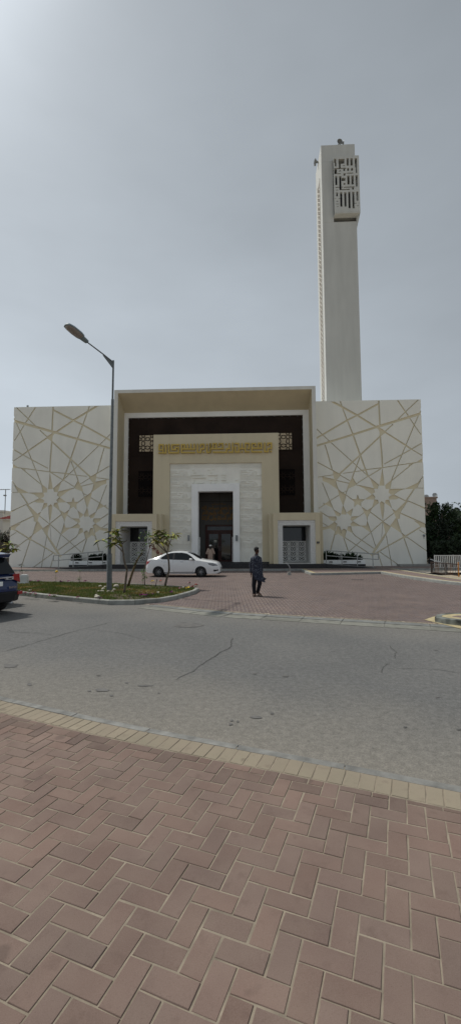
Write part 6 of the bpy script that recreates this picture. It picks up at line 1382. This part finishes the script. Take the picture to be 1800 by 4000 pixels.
# white fence
def fence(name, label, A, B, h, mats, pitch, z=0.0, cat='fence', coloured=False, rails=(.06, .96), bw2=.024):
    L = hypot(B[0] - A[0], B[1] - A[1]); t = thing(name, label, cat, (A[0], A[1], z), atan2(B[1] - A[1], B[0] - A[0])); n = int(L / pitch)
    for r in rails: MB().box((0, -.025, h * r - .025), (L, .025, h * r + .025)).build('rail', mats[0], t)
    bars_ = MB()
    for k in range(n + 1):
        x = k * pitch
        if k % 10 == 0: MB().box((x - .035, -.035, 0), (x + .035, .035, h)).build('post', mats[-1] if coloured and k % 20 == 10 else mats[0], t)
        else: bars_.box((x - bw2, -bw2, h * rails[0]), (x + bw2, bw2, h * rails[-1]), (k // 3) % len(mats) if coloured else 0)
    bars_.build('pickets', list(mats), t); return t
fA = G(1692, 2219, 0); 
fence('white_fence', 'white painted metal picket fence right of the mosque', (fA[0], fA[1] - .2), (fA[0] + 9, fA[1] - 1.0), .92, [mat('fence_paint', (.62, .62, .60), .6, .1, 5)], .125)
gA, gB = G(1684, 2236, 0), G(1792, 2250, 0); 
o = fence('low_railing', 'low railing of dark and rust brown bars in front of the white fence', gA, gB, .66, [mat('rail_brown', (.05, .035, .03), .7), mat('rail_rust', (.16, .08, .04), .7), mat('rail_grey', (.10, .09, .085), .7)], .16, -.02, coloured=True, bw2=.011)
op = G(1790, 2252, 0); t_ = MB().tube([(0, 0, 0), (0, 0, .78)], .03, 8).build('orange_post', mat('orange_paint', (.45, .17, .02), .6)); t_.location = (op[0], op[1], -.02); tag(t_, 'thin orange post at the right end of the low railing', 'post')
# low brown wall strip under the white fence
bw = MB().box((0, -.08, -.1), (9, .08, .20)).build('low_wall', mat('brown_wall', (.16, .12, .09), .9, .2, 5)); bw.location = (fA[0], fA[1] - .02, 0); bw.rotation_euler = (0, 0, atan2(-.8, 9)); tag(bw, 'low brown wall at the foot of the white fence', 'wall')
# car behind the fence
SD3 = repaint(SD, WPAINT, BPAINT); SD3.location = (21.6, 31.9, -.05); SD3.rotation_euler = (0, 0, 2.9); SD3.scale = (1, 1, 1); SD3['label'] = 'dark car parked behind the white fence under the trees'; SD3['name_'] = ''
del SD3['name_']
# dark retaining wedge
m = MB(); m.add([(0, 0, 0), (1.6, 0, 0), (0, 0, .50), (0, .3, 0), (1.6, .3, 0), (0, .3, .50)], [(0, 1, 2), (5, 4, 3), (1, 4, 5, 2), (0, 2, 5, 3)]); o = m.build('ramp_wall', mat('dark_wall', (.02, .018, .02), .8)); w_ = W(URx + .1, -.4, 0); o.location = w_; tag(o, 'black sloping wall end at the right foot of the mosque', 'wall')
m = MB(); m.add([(0, -.05, .50), (1.7, -.05, 0), (1.7, .35, 0), (0, .35, .50), (0, -.05, .56), (1.7, -.05, .06), (1.7, .35, .06), (0, .35, .56)], [(4, 5, 6, 7), (0, 1, 5, 4), (1, 2, 6, 5)]); o2 = m.build('coping', PWHITE); o2.parent = o
# houses
def house(name, label, loc, rz, w, d, h, m, wins, dishes=0, roof=None, group=None):
    t = thing(name, label, 'house', loc, rz, group); b = MB(); b.box((0, 0, -.2), (w, d, h)); b.build('walls', m, t); p = MB(); rectp = ((-.12, -.12, h), (w + .12, .12, h + .22)); p.box(*rectp); p.box((-.12, .12, h), (.12, d + .12, h + .22)); p.box((w - .12, .12, h), (w + .12, d + .12, h + .22)); p.build('parapet', m, t)
    for (x, z, ww, hh) in wins:
        f = MB(); rectframe(f, x, x + ww, z, z + hh, .08, -.05, .02); fo = f.build('window', FRAMEW, t); MB().box((x + .08, -.012, z + .08), (x + ww - .08, -.006, z + hh - .08)).build('pane', CGLASS, fo)
    return t
PINK = mat('pinkish_render', (.27, .21, .185), .9, .06, .5)
p = DZ(1657, 2000, 62); q = DZ(1703, 1941, 62); H1 = q.z; w1 = q.x - p.x + 6
hs1 = house('pink_house', 'pinkish brown house block behind the tree, with satellite dishes on its roof', (q.x - w1, 62, 0), 0, w1, 10, H1 - .2, PINK, [(w1 - 3.2, H1 - 5.0, 1.1, 1.3), (w1 - 6.2, H1 - 5.0, 1.1, 1.3)])
DISH = mat('dish_grey', (.33, .35, .36), .6)
def dish(x, y, r, Y, lb):
    p = DZ(x, y, Y); m = MB(); q = Vector((-.25, -1, .35)).to_track_quat('Z', 'Y').to_matrix(); m.lathe([(0, -.22 * r), (r * .5, -.17 * r), (r * .85, -.05 * r), (r, 0), (r * .98, .015), (r * .8, -.03 * r), (0, -.18 * r)], (0, 0, 0), 20, 0, q); m.tube([(0, .1, -r * 1.3), (0, 0.1, -r * .2)], .05); m.tube([(-.1, -r * .1, -r * .8), (-.18, -r * .8, r * .2)], .02, 5); o = m.build('satellite_dish', DISH, smooth=True, angle=50); o.location = (p.x, p.y, p.z); tag(o, lb, 'satellite dish', 'dishes on the pink house')
dish(1664, 1940, .34, 62.6, 'left satellite dish on the pinkish house, half hidden by the mosque'); dish(1696.5, 1934, .36, 62.6, 'right satellite dish at the corner of the pinkish house roof')
WH = mat('white_house_render', (.50, .50, .48), .85, .05, .6)
p = DZ(1788, 2040, 66); h2_ = DZ(1796, 2022, 66).z; house('white_house', 'pale grey stepped house far away at the right edge of the picture', (p.x, 66, 0), 0, 12, 9, DZ(1790, 2042, 66).z, WH, [(1.0, 3.4, .9, 1.2), (3.4, 3.4, .9, 1.2)])
bx = MB().box((0, 0, 0), (3.0, 4, 1.6)).build('roof_room', WH, bpy.data.objects['white_house']); bx.location = (.45, 1, DZ(1790, 2042, 66).z + .2)
# left: white house wall, porch with red tiles, aerial, dark bush
Hl = DZ(5, 1994, 50).z; house('tall_white_house', 'plain pale house wall at the left edge of the picture behind the blue car', (DZ(13, 2050, 50).x - 9, 50, 0), 0, 9, 8, Hl - .2, WH, [(3.0, 3.0, 1.2, 1.4), (6.0, 3.0, 1.2, 1.4)])
pb_ = DZ(14, 2033, 47); pz0 = DZ(14, 2033, 47).z; pz1 = DZ(40, 2013, 47).z; RT = thing('porch_house', 'small white arched porch with a red tiled roof beside the left end of the mosque', 'house', (pb_.x, 47, 0), 0)
m = MB(); wv = 5.0; A_ = [(0.0, -.1)] + [(.55, -.1), (.55, pz0 - 1.6)] + [(1.55 - 1.0 * cos(k * pi / 10), pz0 - 1.6 + .95 * sin(k * pi / 10)) for k in range(1, 10)] + [(2.55, pz0 - 1.6), (2.55, -.1), (wv, -.1), (wv, pz0), (0, pz0)]
vs = [(x, 0, z) for x, z in A_] + [(x, .3, z) for x, z in A_]; n_a = len(A_)
ov, oe, of, *_ = delaunay_2d_cdt([Vector(v) for v in A_], [(i, (i + 1) % n_a) for i in range(n_a)], [], 1, 1e-5)
m.add([(v.x, 0, v.y) for v in ov], [tuple(f) for f in of if inpoly(sum(ov[i].x for i in f) / 3, sum(ov[i].y for i in f) / 3, A_)]); m.add(vs, [(i, (i + 1) % n_a, n_a + (i + 1) % n_a, n_a + i) for i in range(n_a)]); m.build('arcade', WH, RT)
MB().box((.05, 2.5, -.1), (wv, 2.6, pz0)).build('back_wall', PINK, RT)
REDT = mat('red_roof_tile', (.22, .045, .04), .75, .2, 6); m = MB()
for k in range(6):
    f0, f1 = k / 6, (k + 1) / 6; x0, x1 = -.45 + 1.0 * f0, -.45 + 1.0 * f1; zA = pz0 + .15 + (pz1 - pz0 - .1) * f0; zB = pz0 + .15 + (pz1 - pz0 - .1) * f1; y0, y1 = -.45 + 1.2 * f0, -.45 + 1.2 * f1
    m.add([(x0, y0, zA + .05), (wv + .4, y0, zA + .05), (wv + .4, y1, zB), (x1, y1, zB), (x0, 3.2, zA + .05), (x1, 3.2, zB), (x0, y0, zA), (wv + .4, y0, zA)], [(0, 1, 2, 3), (0, 3, 5, 4), (6, 7, 1, 0)])
m.build('tiled_roof', REDT, RT); MB().box((-.3, -.3, pz0), (wv + .2, 3, pz0 + .12)).build('eaves', WH, RT)
ap = DZ(11.5, 2005, 49); at_ = DZ(11, 1910, 49); t = thing('aerial', 'tall thin television aerial on the white house at the left edge', 'aerial', (ap.x, 49.5, Hl)); hh = at_.z - Hl; MB().tube([(0, 0, -.5), (0, 0, hh)], .045, 6).build('mast', GREY_P, t)
m = MB(); m.tube([(-1.4, 0, hh - .05), (.5, 0, hh + .02)], .04, 6)
for k in range(8): x = -1.3 + k * .24; m.tube([(x, -.35, hh), (x, .35, hh)], .018, 5)
m.build('boom', GREY_P, t); MB().box((-.2, -.1, hh * .68), (.08, .1, hh * .74)).build('amplifier', GREY_P, t)
p = DZ(18, 2140, 39); tree('dark brown green bush with upright fronds beside the left end of the mosque', (p.x - .7, 39, -.1), 3.1, 1.6, 1.5, 6000, [(.9, .7, .7), (.6, .8, .7), (1.2, .8, .8)], 6, .15, .24, 'bushes left of the mosque', (.035, .035, .025))
bp_ = bpy.data.objects; o = thing('palm', 'upright grey green palm fronds above the dark bush at the far left', 'palm', (p.x - .6, 38.6, .9)); m = MB(); random.seed(4)
MB().tube([(0, 0, -1), (0, 0, .4)], .14, 8).build('trunk', BARKB, o)
for k in range(26): a = U(0, 2 * pi); leaf(m, (0, 0, .3), (cos(a) * .5, sin(a) * .5, U(.8, 2.2)), U(1.6, 2.5), .18, (U(.7, 1.2),) * 3, droop=.12)
m.build('fronds', LEAFA('palm_leaf', (.06, .075, .05)), o)
m = MB(); m.box((0, 0, -.1), (2.2, .2, 2.0)); o = m.build('shade_panel', mat('shade_panel_dark', (.05, .045, .04), .9)); p = DZ(44, 2180, 37); o.location = (p.x - 2.2, 37, 0); tag(o, 'dark panel standing in for shade beside the left end of the mosque', 'wall')  # dark slab added where only shade falls
# quiet surroundings either side
house('sand_house', 'wide sand coloured house far off to the left beyond the picture', (-62, 60, 0), .1, 22, 12, 7.5, mat('sand_render', (.42, .37, .29), .9), [(2 + 4 * k, 4.4, 1.4, 1.5) for k in range(4)])
house('cream_house', 'wide cream house far off to the right beyond the picture', (46, 56, 0), -.1, 20, 12, 7.0, mat('cream_house_render', (.45, .41, .34), .9), [(2 + 4 * k, 4.2, 1.4, 1.5) for k in range(4)])
